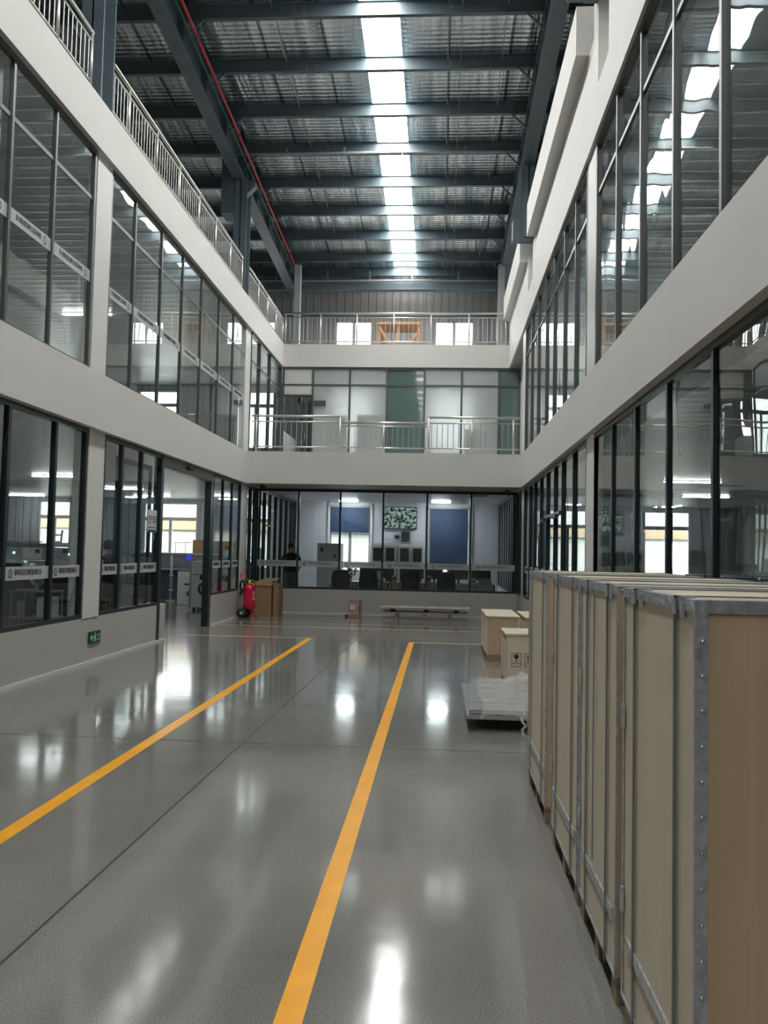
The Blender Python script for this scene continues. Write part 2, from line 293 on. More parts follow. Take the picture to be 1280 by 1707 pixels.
# upper right wall with column pockets and box beam
sb('wall_right_upper', 'paint', (1.825, 2.3, YW0, YU+.16, Z2B+.1, 7.35), (1.825, 2.3, YW0, 9.45, 7.35, 9.3), (1.825, 2.3, 10.1, 10.4, 7.35, 9.3), (1.825, 2.3, 10.4, 17.35, 7.35, 8.1), (1.825, 2.3, 18.3, YU+.16, 7.35, 8.1),
   (2.08, 2.3, 9.45, 10.1, 7.35, 8.1), (2.08, 2.3, 17.35, 18.3, 7.35, 8.1), (2.08, 2.3, YW0, YU+.16, 8.1, 9.2), (2.08, 2.3, YU+.16, YE, 3.9, 9.2))
sb('wall_right_fascia', 'paint', (1.655, 2.08, 10.75, 17.0, 8.1, 8.76), (1.655, 2.08, 18.5, YU+.1, 8.1, 8.76))
sb('wall_right_corridor', 'paint', (2.15, 2.3, 19.4, YE, Z1T, Z2B))
sb('wall_outer_left', 'panel', (XW0-.2, XW0, YW0, YE, 0, 12)); sb('wall_outer_right', 'panel', (XW1, XW1+.2, YW0, YE, 0, 12))
sb('wall_rear', 'panel', (XW0, XW1, YW0-.2, YW0, 0, 12))

def holed(name, m, x0, x1, z0, z1, ya, yb, holes):
    b = B(); xs = sorted({x0, x1, *[h[0] for h in holes], *[h[1] for h in holes]}); xs = [x for x in xs if x0 <= x <= x1]
    for a, c_ in zip(xs, xs[1:]):
        hs = sorted([(h[2], h[3]) for h in holes if h[0] <= a+1e-6 and h[1] >= c_-1e-6 and h[3] > z0 and h[2] < z1]); z = z0
        for h0, h1 in hs:
            if h0 > z: b.box(a, c_, ya, yb, z, h0)
            z = max(z, h1)
        if z < z1: b.box(a, c_, ya, yb, z, z1)
    return b.o(name, m, kind='structure')
W1 = [(-12.9, -11.85), (-9.45, -7.70), (-6.65, -5.40), (-3.46, -2.19), (-.385, .915), (3.2, 4.6), (6.2, 7.6)]
W2 = [(-13.0, -11.9), (-9.75, -8.40), (-6.55, -5.33), (-3.46, -2.2), (-.385, .915), (3.2, 4.6), (6.2, 7.6)]
W3 = [(-9.5, -8.2), (-6.55, -5.33), (-3.44, -2.27), (-.30, .93)]
HO = [(a, b, .95, 3.0) for a, b in W1]+[(a, b, 4.75, 6.6) for a, b in W2]+[(a, b, 7.75, 8.87) for a, b in W3]
holed('wall_outer_back', 'panel', XW0, XW1, 0, 10.8, YE, YE+.18, HO)
holed('wall_control_room', mat('white_wall_board', (.70, .71, .77), .4), XG+.1, XRG-.02, 0, Z1B+.02, YE-.05, YE-.001, [(a-.02, b+.02, .93, 3.02) for a, b in W1])
# windows of the outer wall
for i, (a, b, z0, z1) in enumerate(HO):
    r = struct('window_%d' % (i+1), (a, YE+.05, z0)); fr = B(); t_ = .05
    fr.box(a, a+t_, YE+.03, YE+.1, z0, z1).box(b-t_, b, YE+.03, YE+.1, z0, z1).box(a, b, YE+.03, YE+.1, z0, z0+t_).box(a, b, YE+.03, YE+.1, z1-t_, z1)
    m_ = (a+b)/2; zt = z0+(z1-z0)*.745 if z1-z0 > 1.5 else z1
    fr.box(m_-.045, m_+.045, YE+.03, YE+.1, z0, zt)
    if zt < z1: fr.box(a, b, YE+.02, YE+.11, zt-.05, zt+.06)
    fr.o('window_frame', 'winf', r); B().box(a, b, YE+.06, YE+.066, z0, z1).o('glass_pane', 'glass', r)
# neighbouring building outside
nb = thing('factory_building', 'cream clad factory building with tan band seen through the outer windows', 'building', (0, 33, 0))
B().box(-22, 16, 33, 36, 0, 2.24).box(-22, 16, 33, 36, 2.72, 3.6).o('wall_cladding', 'cream', nb); B().box(-22, 16, 33.03, 36, 2.30, 2.72).o('render_band', 'tan', nb); B().box(-22, 16, 32.9, 36, 2.24, 2.30).o('ledge', 'frame2', nb)

# ------------------------------------------------------------ roof
SKX0, SKX1 = -1.575, -.885
def slab_roof(name, m, x0, x1, y0, y1, o0, th, **kw):
    b = B(); vs = [b.bm.verts.new((x, y, zr(y, o0+dz))) for x in (x0, x1) for y in (y0, y1) for dz in (0, th)]
    for q in ((0, 1, 3, 2), (4, 6, 7, 5), (0, 4, 5, 1), (2, 3, 7, 6), (0, 2, 6, 4), (1, 5, 7, 3)): b.bm.faces.new([vs[i] for i in q])
    return b.o(name, m, **kw)
for a, b in ((YW0, 0), (0, YE+.2)): slab_roof('roof_deck', 'foil', XW0, SKX0, a, b, .26, .1, kind='structure'); slab_roof('roof_deck', 'foil', SKX1, XW1, a, b, .26, .1, kind='structure')
PY = [13.95+1.485*k for k in range(-20, 8)]+[25.45]
sky = struct('window_30', (SKX0, 0, 10), 'translucent skylight strip running down the middle of the roof')
for a, b in zip(PY, PY[1:]): slab_roof('skylight_pane', 'sky', SKX0, SKX1, a+.05, b-.05, .30, .02, parent=sky)
for a, b in ((YW0, 0), (0, YE+.2)): slab_roof('skylight_frame', 'foil', SKX0, SKX1, a, b, .42, .02, parent=sky)
pur = None
for y in PY:
    z = zr(y)
    r = B().box(XW0, XW1, y-.006, y+.006, z, z+.27).box(XW0, XW1, y-.04, y+.05, z, z+.012).box(XW0, XW1, y-.04, y+.05, z+.255, z+.265).o('purlin_beam', 'steel', kind='structure')
    lap = B()
    for x in (-2.62, .12):
        for dx in (-.09, .09):
            for dz in (.06, .13, .20): lap.tube((x+dx, y-.006, z+dz), (x+dx, y-.014, z+dz), .011, 6)
    if y > 12: lap.o('lap_bolts', 'chrome', r, kind='stuff')
def rafter(name, x0, x1):
    b = B(); xm = (x0+x1)/2
    for (xa, xb, oa, ob, ys) in [(*q, y_) for q in ((x0, x1, -.5, -.485), (x0, x1, -.015, 0), (xm-.006, xm+.006, -.5, 0)) for y_ in ((YW0, 0), (0, YE))]:
        vs = [b.bm.verts.new((x, y, zr(y, o_))) for x in (xa, xb) for y in ys for o_ in (oa, ob)]
        for q in ((0, 1, 3, 2), (4, 6, 7, 5), (0, 4, 5, 1), (2, 3, 7, 6), (0, 2, 6, 4), (1, 5, 7, 3)): b.bm.faces.new([vs[i] for i in q])
    r = b.o(name, 'steel', kind='structure')
    for y in [2+1.485*k for k in range(0, 16)]: B().box(x0+.01, x1-.01, y-.006, y+.006, zr(y, -.49), zr(y, -.02)).o('stiffener', 'steel', r)
    return r
RL = rafter('rafter_beam', -4.90, -4.62); RR = rafter('rafter_beam', 1.60, 1.90)
fb = B()
for y in PY:
    if y > 10:
        fb.bar((1.62, y, zr(y, -.30)), (1.30, y, zr(y, .02)), .03, .03); fb.bar((-4.62, y, zr(y, -.30)), (-4.30, y, zr(y, .02)), .03, .03)
fb.o('fly_brace_beam', 'steel', kind='structure')
for x in (-3.1, -.02, .22, 1.0):
    b = B(); vs = []
    b.bar((x, 8, zr(8, .2)), (x, 25.4, zr(25.4, .2)), .02, .02); tag(b.o('tie_rod', 'greyl'), 'thin steel tie rod strung between the roof purlins', 'rod', 'roof tie rods')
# steel columns: left at the edge of the third floor, right carrying brackets
def hcol(name, x0, x1, y0, y1, z0, z1, m='steel'):
    b = B(); ym = (y0+y1)/2; b.box(x0, x1, y0, y0+.015, z0, z1).box(x0, x1, y1-.015, y1, z0, z1).box((x0+x1)/2-.006, (x0+x1)/2+.006, y0, y1, z0, z1); return b.o(name, m, kind='structure')
for y0 in (2.55, 10.42, 18.50):
    b = B(); b.box(-4.86, -4.56, y0, y0+.02, Z2T, zr(y0)).box(-4.86, -4.56, y0+.38, y0+.40, Z2T, zr(y0+.4)).box(-4.72, -4.70, y0, y0+.4, Z2T, zr(y0+.4)).box(-5.15, -4.88, y0-.05, y0+.45, zr(y0, -1.3), zr(y0, 0))
    b.prism([(-4.7, zr(y0, -.9)), (-4.7, zr(y0, -.5)), (-4.40, zr(y0, -.5)), (-4.40, zr(y0, -.62))], 1, y0+.08, y0+.28)
    b.o('steel_column', 'steel', kind='structure')
    b = B(); b.box(1.66, 1.90, y0+.0-.6, y0+.02-.6, 8.45, zr(y0)).box(1.66, 1.90, y0-.2, y0-.18, 8.45, zr(y0)).box(1.77, 1.79, y0-.6, y0-.2, 8.45, zr(y0)).box(1.45, 2.05, y0-.55, y0-.25, 8.42, 8.85)
    b.o('steel_column', 'steel', kind='structure')
for x in (-4.24, 1.60): sb('pipe_column', 'greyl', (x-.09, x+.09, YU+.25, YU+.43, Z2T-.02, zr(YU+.3)-.45))
sb('eave_beam', 'steel', (XW0, XW1, 25.2, 25.4, 9.62, 9.95)); sb('eave_beam', 'steel', (XW0, 2.0, 25.9, 25.99, 9.0, 9.1))
# pipes and conduits under the roof
b = B(); b.path([(-4.42, y, zr(y, -.28)) for y in (5, 9, 13, 17, 21, 24.2)], .032, 10)
rp = b.o('sprinkler_pipe', 'redpipe'); tag(rp, 'long red fire pipe running beside the roof rafter', 'pipe')
for y in (11, 14, 17, 20, 23): B().box(-4.46, -4.38, y-.02, y+.02, zr(y, -.33), zr(y, -.02)).o('hanger', 'steel', rp)
tag(B().path([(-4.49, y, zr(y, -.36)) for y in (5, 13, 21, 24)], .010, 6).o('power_cable', 'green'), 'thin green cable clipped along the rafter by the red pipe', 'cable')
for y, zo, lb in ((18.15, -.10, 'grey conduit slung on short hangers under the fourth roof purlin'), (25.1, -.28, 'pale conduit crossing below the eave at the far end of the roof')):
    cd = tag(B().tube((-6.5, y, zr(y, zo)), (1.6, y, zr(y, zo)), .028, 10).o('conduit', 'greyl'), lb, 'pipe')
    for x in (-5.2, -3.6, -2.3, -1.0, .4): B().box(x-.015, x+.015, y-.012, y+.012, zr(y, zo-.05), zr(y, .03)).o('hanger', 'greyl', cd)
tag(B().tube((1.72, 25.5, Z2T), (1.72, 25.5, 9.6), .11, 16).o('downpipe', 'greyl'), 'grey downpipe against the outer wall beyond the top railing', 'pipe')

# ------------------------------------------------------------ floor marks
def mark(name, m, x0, x1, y0, y1, lb, z=.0015, pts=None):
    b = B()
    if pts: b.prism(pts, 2, .0002, z)
    else: b.box(x0, x1, y0, y1, .0002, z)
    return b.o(name, m, kind='structure', label=lb)
mark('floor_line_marking', 'yellow', -2.345, -2.245, YW0, 14.9, 'yellow lane line, left of the two')
mark('floor_line_marking', 'yellow', -.520, -.425, YW0, 14.66, 'yellow lane line, right of the two')
mark('floor_line_marking', 'pale', -4.6, -2.345, 14.82, 14.9, 'faded line towards the sliding door'); mark('floor_line_marking', 'pale', -.425, 1.4, 14.58, 14.66, 'faded cross line by the crates')
mark('floor_line_marking', 'pale', -5.2, 1.5, 16.95, 17.02, 'faded line across the hall'); mark('floor_line_marking', 'pale', -4.6, 1.7, 17.9, 17.94, 'faint far cross line')
mark('floor_joint_line', 'joint', 0, 0, 0, 0, 'dark saw-cut joint along the hall', .001, [(-1.61, 2.4), (-1.598, 2.4), (-1.428, 16.9), (-1.44, 16.9)])
mark('floor_joint_line', 'joint', XG, 1.9, 6.70, 6.712, 'dark saw-cut joint across the hall', .001)

# ------------------------------------------------------------ glazing
CO = '郑州科诺达生物仪器有限公司'
def logo(parent, x, y, z, s, face, mirror=False):
    """ring-and-hook emblem flat on the film: an open ring with a checked tail"""
    b = B(); n = 14; d = -1 if mirror else 1
    for k in range(n):
        a0, a1 = math.radians(60+k*250/n), math.radians(60+(k+1)*250/n); r0_, r1_ = s*.36, s*.5
        if True:
            q = [(math.cos(a)*r*d, math.sin(a)*r) for a, r in ((a0, r0_), (a0, r1_), (a1, r1_), (a1, r0_))]
            v = []
            for u, w_ in q:
                v.append(b.bm.verts.new({'y-': (x+u, y, z+w_), 'x+': (x, y+u, z+w_), 'x-': (x, y-u, z+w_)}[face]))
            b.bm.faces.new(v)
    for (u0_, w0_, u1_, w1_) in ((.02, -.3, .16, .05), (.1, .02, .24, .2), (.2, .12, .5, .22), (.16, -.12, .34, -.02)):
        q = [(u0_*s*d, w0_*s), (u1_*s*d, w0_*s), (u1_*s*d, w1_*s), (u0_*s*d, w1_*s)]
        b.bm.faces.new([b.bm.verts.new({'y-': (x+u, y, z+w_), 'x+': (x, y+u, z+w_), 'x-': (x, y-u, z+w_)}[face]) for u, w_ in q])
    return b.o('emblem', 'ink', parent)
wn = [30]
def glaze(axis, c_, cuts, z0, z1, transom=None, m='frame', g='glass', mw=.055, md=.10, film=None, face=None, mirror=False, skip=(), label=None, gl_list=None, skipmull=(), ends=True):
    """one bay of glazing. axis 'y': in the plane X=c_, running along Y; axis 'x': plane Y=c_ running along X"""
    wn[0] += 1; a0, a1 = cuts[0], cuts[-1]
    def bx(b, u0_, u1_, d0, d1, za, zb): return b.box(c_+d0, c_+d1, u0_, u1_, za, zb) if axis == 'y' else b.box(u0_, u1_, c_+d0, c_+d1, za, zb)
    r = struct('window_%d' % wn[0], (c_, a0, z0) if axis == 'y' else (a0, c_, z0), label); fr = B(); h = md/2
    bx(fr, a0, a1, -h, h, z0, z0+.05); bx(fr, a0, a1, -h, h, z1-.06, z1)
    if ends: bx(fr, a0, a0+mw, -h+.002, h-.002, z0, z1); bx(fr, a1-mw, a1, -h+.002, h-.002, z0, z1)
    if transom: bx(fr, a0, a1, -h+.02, h-.02, transom-.025, transom+.025)
    fr.o('window_frame', m, r)
    for i, u in enumerate(cuts[1:-1]):
        if i in skipmull: continue
        bx(B(), u-mw/2, u+mw/2, -h+.004, h-.004, z0, z1).o('mullion', m, r)
    for i, (u0_, u1_) in enumerate(zip(cuts, cuts[1:])):
        if i in skip: continue
        gm = gl_list[i] if gl_list else g
        bx(B(), u0_, u1_, -.004, .004, z0+.03, z1-.03).o('glass_pane', gm, r)
        if film and (film is True or i in film):
            fz0, fz1 = z0+.55, z0+.70
            if z0 > 3.5: fz0, fz1 = z0+1.15, z0+1.30
            sg = {'y-': -1, 'x+': 1, 'x-': -1}[face]; o0, o1 = sorted((sg*.005, sg*.008))
            fs = bx(B(), u0_+mw/2, u1_-mw/2, o0, o1, fz0, fz1).o('film_strip', 'film', r); p = c_+sg*.0095; wd = u1_-u0_-mw
            if wd > .5:
                st = .13*wd; tl = .60*wd; zz = fz0+.058; zc = (fz0+fz1)/2
                if face == 'y-': logo(fs, u0_+st+.05, p, zc, .10, face); letter(CO, .075, fs, (u0_+st+.13, p, zz), face, width=tl)
                elif face == 'x+':
                    if not mirror: logo(fs, p, u0_+st+.05, zc, .10, face); letter(CO, .075, fs, (p, u0_+st+.13, zz), face, width=tl)
                    else: logo(fs, p, u1_-st-.05, zc, .10, face, True); letter(CO, .075, fs, (p, u1_-st-.13, zz), face, True, width=tl)
                else: logo(fs, p, u1_-st-.05, zc, .10, face); letter(CO, .075, fs, (p, u1_-st-.13, zz), face, width=tl)
    return r
# left ground
glaze('y', XG-.04, [-5.9, -4.7, -3.5, -2.3, -1.1, .1, 1.3, 2.5], .61, Z1B, film=True, face='x+')
glaze('y', XG-.04, [3.0, 4.2, 5.4, 6.5, 7.55, 8.63, 9.73, 10.62], .61, Z1B, film=True, face='x+', md=.075, mw=.06)
glaze('y', XG-.04, [11.15, 11.85, 12.65, 13.55], .61, Z1B, film=True, face='x+', md=.075, mw=.06)
glaze('y', XG-.04, [16.75, 17.55, 18.35, 19.1], .61, Z1B, film=True, face='x+', md=.07, mw=.05)
# sliding door of the production hall
d1 = struct('door_1', (XG, 13.6, 0), 'black framed sliding glass door standing open')
B().box(XG-.12, XG+.01, 13.50, 13.62, 0, Z1B).box(XG-.12, XG+.01, 16.50, 16.66, 0, 2.93).box(XG-.10, XG+.0, 13.6, 16.7, 2.90, 2.935).o('door_frame', 'frame', d1)
B().box(XG-.10, XG-.005, 13.6, 16.72, 2.93, Z1B).o('header_panel', 'frame2', d1); B().box(XG-.005, XG+.04, 14.9, 15.2, 3.0, 3.05, .01).o('door_sensor', 'dark', d1)
dl = B().box(XG-.20, XG-.16, 12.05, 12.12, .03, 2.9).box(XG-.20, XG-.16, 13.45, 13.52, .03, 2.9).box(XG-.20, XG-.16, 12.05, 13.52, .03, .1).box(XG-.20, XG-.16, 12.05, 13.52, 2.82, 2.9).o('door_leaf', 'frame', d1)
B().box(XG-.184, XG-.176, 12.1, 13.5, .05, 2.88).o('glass_pane', 'glass', dl)
sg_ = tag(B().box(XG-.028, XG-.024, 13.00, 13.42, 1.80, 2.16).o('workshop_sign', 'paper'), 'white sign with black characters and a blue foot on glass by sliding door', 'sign')
B().box(XG-.024, XG-.022, 13.02, 13.40, 1.80, 1.84).box(XG-.024, XG-.022, 13.02, 13.40, 1.87, 1.885).o('blue_band', mat('navy_print', (.01, .04, .09), .5), sg_, label='dark blue band'); sg_['_o'] = (0, 0, 0)
lt = bpy.data.objects.new('lettering', text_mesh('生产车间', .1)); COL.objects.link(lt); lt.parent = sg_; lt.location = (XG-.0225, 13.02, 1.95); lt.rotation_euler = (math.pi/2, 0, math.pi/2); k_ = .37/me_width(lt.data); lt.scale = (k_, 1.5, 1)
# white pilasters
for y0, y1, z1_ in ((10.62, 11.12, 0), (19.08, 19.6, 0), (2.5, 3.0, 0)): sb('pilaster_column', 'column', (XG-.2, XG+.01, y0, y1, .61, Z1B)); sb('pilaster_column', 'column', (XL-.2, XL-.07, y0-.1, y1-.12, Z1T, Z2B))
for y0, y1 in ((10.55, 11.05), (19.2, 19.75), (2.2, 2.7)): sb('pilaster_column', 'column', (XR+.08, XR+.2, y0, y1, .61, Z1B)); sb('pilaster_column', 'column', (XR+.06, XR+.2, y0-.12, y1-.06, Z1T, Z2B+.02))
# left ground beyond the pilaster (beside the control room)
glaze('y', XG-.04, [19.65, 20.15, YC], .61, Z1B, mw=.05)
# left second storey
G2 = dict(m='frame2', film=True, face='x+', mirror=True, mw=.045, md=.06)
glaze('y', XL-.10, [-4.7, -3.5, -2.3, -1.1, .1, 1.3, 2.35], Z1T, Z2B, 6.1, **G2)
glaze('y', XL-.10, [2.95, 4.0, 5.1, 6.2, 7.3, 8.37, 9.36, 10.48], Z1T, Z2B, 6.1, **G2)
glaze('y', XL-.10, [11.0, 11.94, 13.13, 14.25, 15.42, 16.68, 17.86, 19.05], Z1T, Z2B, 6.1, **G2)
glaze('y', XL-.10, [19.5, 20.5, 21.75, YU+.05], Z1T, Z2B, 6.1, m='frame2', g='glass')
# right ground, right second storey
glaze('y', XRG, [-4.6, -3.3, -2.0, -.7, .6, 2.2], .61, Z1B, film=True, face='x-', mw=.08, md=.12)
glaze('y', XRG, [2.7, 3.8, 4.9, 6.02, 7.22, 8.38, 9.50, 10.6], .61, Z1B, film=True, face='x-', mw=.05, md=.06, g='glassr')
glaze('y', XRG, [11.05, 12.2, 13.3, 14.2, 15.2, 16.2, 17.2, 18.1, 19.25], .61, Z1B, film=True, face='x-', mw=.055, md=.085)
glaze('y', XRG, [19.7, 20.2, YC], .61, Z1B, mw=.06)
G3 = dict(m='frame2', mw=.05, md=.08, g='glassr')
glaze('y', XRG-.02, [-4.6, -3.3, -2.0, -.7, .6, 2.1], Z1T, Z2B, 6.1, **G3)
glaze('y', XRG-.02, [2.6, 3.6, 4.7, 5.76, 6.95, 8.10, 9.22, 10.42], Z1T, Z2B, 6.1, **G3)
glaze('y', XRG-.02, [11.05, 12.05, 13.15, 14.35, 15.4, 16.7, 17.9, 19.1], Z1T, Z2B, 6.1, **G3)
# door with a short bar closer high on the right ground glazing
d2 = struct('door_2', (XRG, 13.3, 0)); B().box(XRG-.08, XRG+.02, 13.27, 15.2, 2.22, 2.27).o('door_frame', 'frame', d2); B().box(XRG-.14, XRG-.08, 13.3, 13.8, 2.16, 2.22).box(XRG-.14, XRG-.08, 14.9, 15.3, 2.16, 2.22).o('door_closer', 'dark', d2)
# back: control room front, second storey back wall
glaze('x', YC+.05, [XG, -3.56, -2.51, -1.43, -.34, .745, XR+.07], .61, Z1B, film=True, face='y-', mw=.045, label='control room glass front')
glaze('y', XG+.03, [YC+.15, 21.5, 22.2, 23.0, 23.8, 24.6, 25.4, YE-.06], .05, Z1B, mw=.05, skip=(4, 5, 6))
glaze('y', XRG-.12, [YC+.15, 21.4, 22.1, 22.9, 23.7, 24.5, 25.3, YE-.06], .61, Z1B, mw=.09, md=.06, g='frost'); sb('wall_control_side', 'paint', (XRG-.15, XRG-.02, YC+.15, YE-.05, 0, .61))
sb('door_3', 'frame', (XG+.0, XG+.07, 21.45, 22.25, 2.18, 2.23))
glaze('x', YU+.10, [-4.55, -3.68, -2.63, -1.575, -.525, .518, 1.555, 2.15], Z1T, Z2B, 6.26, m='frame2', mw=.05,
      gl_list=['frost', 'frost', 'frost', 'teal', 'frost', 'frost', 'teal'], skip=(0,), label='frosted glass wall of the upper corridor')
B().box(-4.53, -3.70, YU+.08, YU+.12, 5.95, Z2B-.03).o('wall_door_header', 'paint', kind='structure')
d4 = struct('door_4', (-4.5, YU+.1, Z1T), 'open glass door of the upper corridor')
B().box(-4.55, -3.68, YU+.05, YU+.15, 5.93, 5.98).o('door_frame', 'frame2', d4)
lf = B().box(-4.08, -4.05, YU+.15, YU+.95, Z1T+.02, 5.9).o('door_leaf', 'teal', d4); B().box(-4.12, -4.02, YU+.80, YU+.86, Z1T+.95, Z1T+1.15).box(-4.12, -4.02, YU+.15, YU+.22, 5.75, 5.9).o('door_handle', 'dark', lf)
B().box(-3.95, -3.72, YU+.9, YU+.93, Z1T, 5.93).o('side_panel', 'teal', d4)
pl = tag(B().box(-3.64, -3.30, YU+.02, YU+.045, 5.66, 5.80).o('room_plate', 'frame2'), 'small dark nameplate on frosted wall beside the upper glass door', 'sign')
# partitions inside the rooms
sb('wall_hall_partition', 'paint', (-4.62, -4.56, YU+.2, YE, Z1T, 5.0)); sb('wall_second_storey_room', 'paint', (XW0, -4.7, 8.2, 8.3, Z1T, Z2B))
sb('wall_second_storey_screen', mat('grey_green_partition', (.30, .31, .28), .6), (-10.5, -10.4, 8.3, YE, Z1T, 4.9))

# ------------------------------------------------------------ railings
def railing(name, label, axis, c_, a0, a1, z0, posts, step=.117, top=.74, sub=.62, low=.09, m='chrome', rr=.028, br=.008, dip=None):
    t = thing(name, label, 'railing', (c_, a0, z0) if axis == 'y' else (a0, c_, z0))
    P = (lambda u, z: (c_, u, z)) if axis == 'y' else (lambda u, z: (u, c_, z))
    B().tube(P(a0, z0+top), P(a1, z0+top), rr, 12).o('handrail', m, t); B().tube(P(a0, z0+sub), P(a1, z0+sub), .016, 8).o('upper_rail', m, t); B().tube(P(a0, z0+low), P(a1, z0+low), .016, 8).o('lower_rail', m, t)
    pm = bmn = None
    for u in posts:
        if pm is None: pm = B().tube(P(u, z0), P(u, z0+top), .022, 10).o('post', m, t); pu = u
        else: cp_(pm, t, (0, u-pu, 0) if axis == 'y' else (u-pu, 0, 0))
    u = a0+step/2
    while u < a1-step*.3:
        if all(abs(u-q) > .035 for q in posts):
            if bmn is None: bmn = B().tube(P(u, z0+low), P(u, z0+sub), br, 6, cap=False).o('baluster', m, t); bu = u
            else: cp_(bmn, t, (0, u-bu, 0) if axis == 'y' else (u-bu, 0, 0))
        u += step
    return t
XP = XL-.05
railing('gallery_railing', 'stainless gallery railing before the steel column nearest the viewer on the third floor', 'y', XP, 3.2, 10.15, Z2T, [3.3, 4.5, 5.7, 6.9, 8.1, 9.2, 10.13])
railing('gallery_railing', 'long stainless gallery railing between the two steel columns of the third floor', 'y', XP, 10.84, 18.32, Z2T, [11.43, 12.62, 13.76, 14.93, 16.07, 17.23, 18.30])
railing('gallery_railing', 'short stainless gallery railing past the farther steel column, meeting the back wall railing', 'y', XP, 18.98, YU+.02, Z2T, [20.0, 21.1, 22.2, YU])
railing('gallery_railing', 'straight stainless railing across the back on the third floor before two bright windows', 'x', YU+.05, XP, 1.80, Z2T, [-4.51, -3.51, -2.47, -1.42, -.37, .70, 1.72], step=.13, top=.90, sub=.78)
RY = YB+.08
railing('balcony_railing', 'stainless balcony railing by the glass door, left section of the second floor balcony', 'x', RY, -4.45, -2.36, Z1T, [-4.33, -2.37], step=.125, top=.84, sub=.71, low=.12)
railing('balcony_railing', 'lower middle section of the stainless second floor balcony railing', 'x', RY, -2.34, -.36, Z1T, [-1.35], step=.125, top=.70, sub=.62, low=.12, rr=.03)
railing('balcony_railing', 'stainless balcony railing at the right corner of the second floor balcony', 'x', RY, -.31, 1.75, Z1T, [-.31, .68, 1.62], step=.125, top=.84, sub=.71, low=.12)
for x0_, x1_, h_, lb in ((-3.30, -2.72, 1.60, 'narrow grey-green board seen through frosted glass beside the nameplate'), (-2.45, -.68, 1.62, 'wide grey-green board seen through the frosted glass behind the low railing'), (.62, 1.40, 1.25, 'pale grey cupboard seen through frosted glass near the right corner')):
    t = thing('display_board', lb, 'board', ((x0_+x1_)/2, YU+.5, Z1T)); B().box(x0_, x1_, YU+.40, YU+.43, Z1T+.08, Z1T+h_).o('board_panel', mat('grey_green_board', (.20, .23, .22), .5), t)
    for x in (x0_+.05, x1_-.09): B().box(x, x+.04, YU+.35, YU+.55, Z1T-.02, Z1T+.12).o('foot', 'dark', t)
# items on the third floor behind the back railing
cr_ = thing('timber_crate_frame', 'open orange timber crate frame standing between the two top windows', 'crate', (-1.35, 25.0, Z2T))
for x in (-1.95, -.75): B().box(x-.05, x+.05, 24.6, 24.7, Z2T, 8.38).o('upright', 'orange', cr_); B().box(x-.05, x+.05, 25.4, 25.5, Z2T, 8.38).o('upright', 'orange', cr_)
B().box(-2.0, -.70, 24.55, 25.5, 8.36, 8.44).o('deck_board', 'orange', cr_); B().box(-1.42, -1.32, 24.6, 24.7, Z2T, 8.36).o('upright', 'orange', cr_)
for a, b_ in (((-1.95, 8.3), (-1.4, 7.5)), ((-.8, 8.1), (-1.3, 7.5))): B().bar((a[0], 24.58, a[1]), (b_[0], 24.58, b_[1]), .05, .07).o('brace', 'orange', cr_)
B().box(-2.0, -.7, 24.6, 24.66, 7.52, 7.60).o('rail', 'orange', cr_)
for i, (x, w_, h_) in enumerate(((-3.35, .3, .12), (-2.6, .55, .10), (-3.0, .25, .14), (1.15, .4, .12))):
    tag(B().lathe([(.02, 0), (w_*.45, .01), (w_*.5, h_*.5), (w_*.3, h_)], (x, 24.2, Z2T), 14).o('sack', 'grey'), ['small grey sack by the railing post on the top floor', 'wide low grey sack before the brighter top window', 'grey sack between the railing post and the wide sack', 'grey sack near the downpipe on the top floor'][i], 'sack')
# ceiling lamps
def lamp(x, y, z, lb, ln=.62, ax='x', w_=.11, mm='lamp', grp='tube lamps on the ground floor ceilings'):
    t = thing('ceiling_lamp', lb, 'lamp', (x, y, z), 0 if ax == 'x' else math.pi/2, grp)
    B().box(-ln/2-.03, ln/2+.03, -w_/2, w_/2, -.02, 0).o('lamp_base', 'white', t, local=True); B().box(-ln/2, ln/2, -w_/2+.01, w_/2-.01, -.045, -.02, .008).o('diffuser', mm, t, local=True); return t
L0 = lamp(-8.5, 17.9, Z1B+.02, 'white tube lamp lit on the production hall ceiling', 1.1)
for x, y, lb in ((-8.4, 21.5, 'lit tube lamp seen in the glass just left of the workshop sign'), (-8.6, 24.3, 'lit tube lamp seen at the top of the open sliding door, farthest in'), (-6.0, 23.6, 'lit tube lamp seen in the glass between sliding door and extinguisher'), (-12.8, 25.0, 'small far lit tube lamp above the grey machine in the first glass bay'), (-8.5, 12.0, 'lit tube lamp high over the grey machine with green light'), (-7.0, 9.3, 'added tube lamp out of view, brightening the grey machine'), (-12.0, 9.5, 'added tube lamp out of view, farther left, brightening the machine bays')): dup(L0, (x, y, Z1B+.02), 0, lb)  # last two lamps are added outside the view to brighten the machine bays
for i, (x, y, lb) in enumerate(((-2.8, 25.15, 'lit white lamp above the half-lowered blue blind'), (0.0, 25.0, 'lit white lamp above the fully lowered blue blind'))): lamp(x, y, Z1B+.02, lb, .55, 'x', .16, 'lampc')
for x, y in ((6.5, 21.0), (5.5, 12.0), (5.0, 17.0)): dup(L0, (x, y, Z1B+.02), label='white tube lamp lit on the ceiling of the right rooms', group='tube lamps of the right rooms')
for x, y in ((-8, 18), (-12, 15)): dup(L0, (x, y, Z2B+.02), label='white tube lamp lit on the second floor ceiling', group='tube lamps of the second floor')
for x, y in ((5, 8), (5, 15)): dup(L0, (x, y, Z2B+.02), label='white tube lamp lit on the second floor ceiling', group='tube lamps of the second floor')
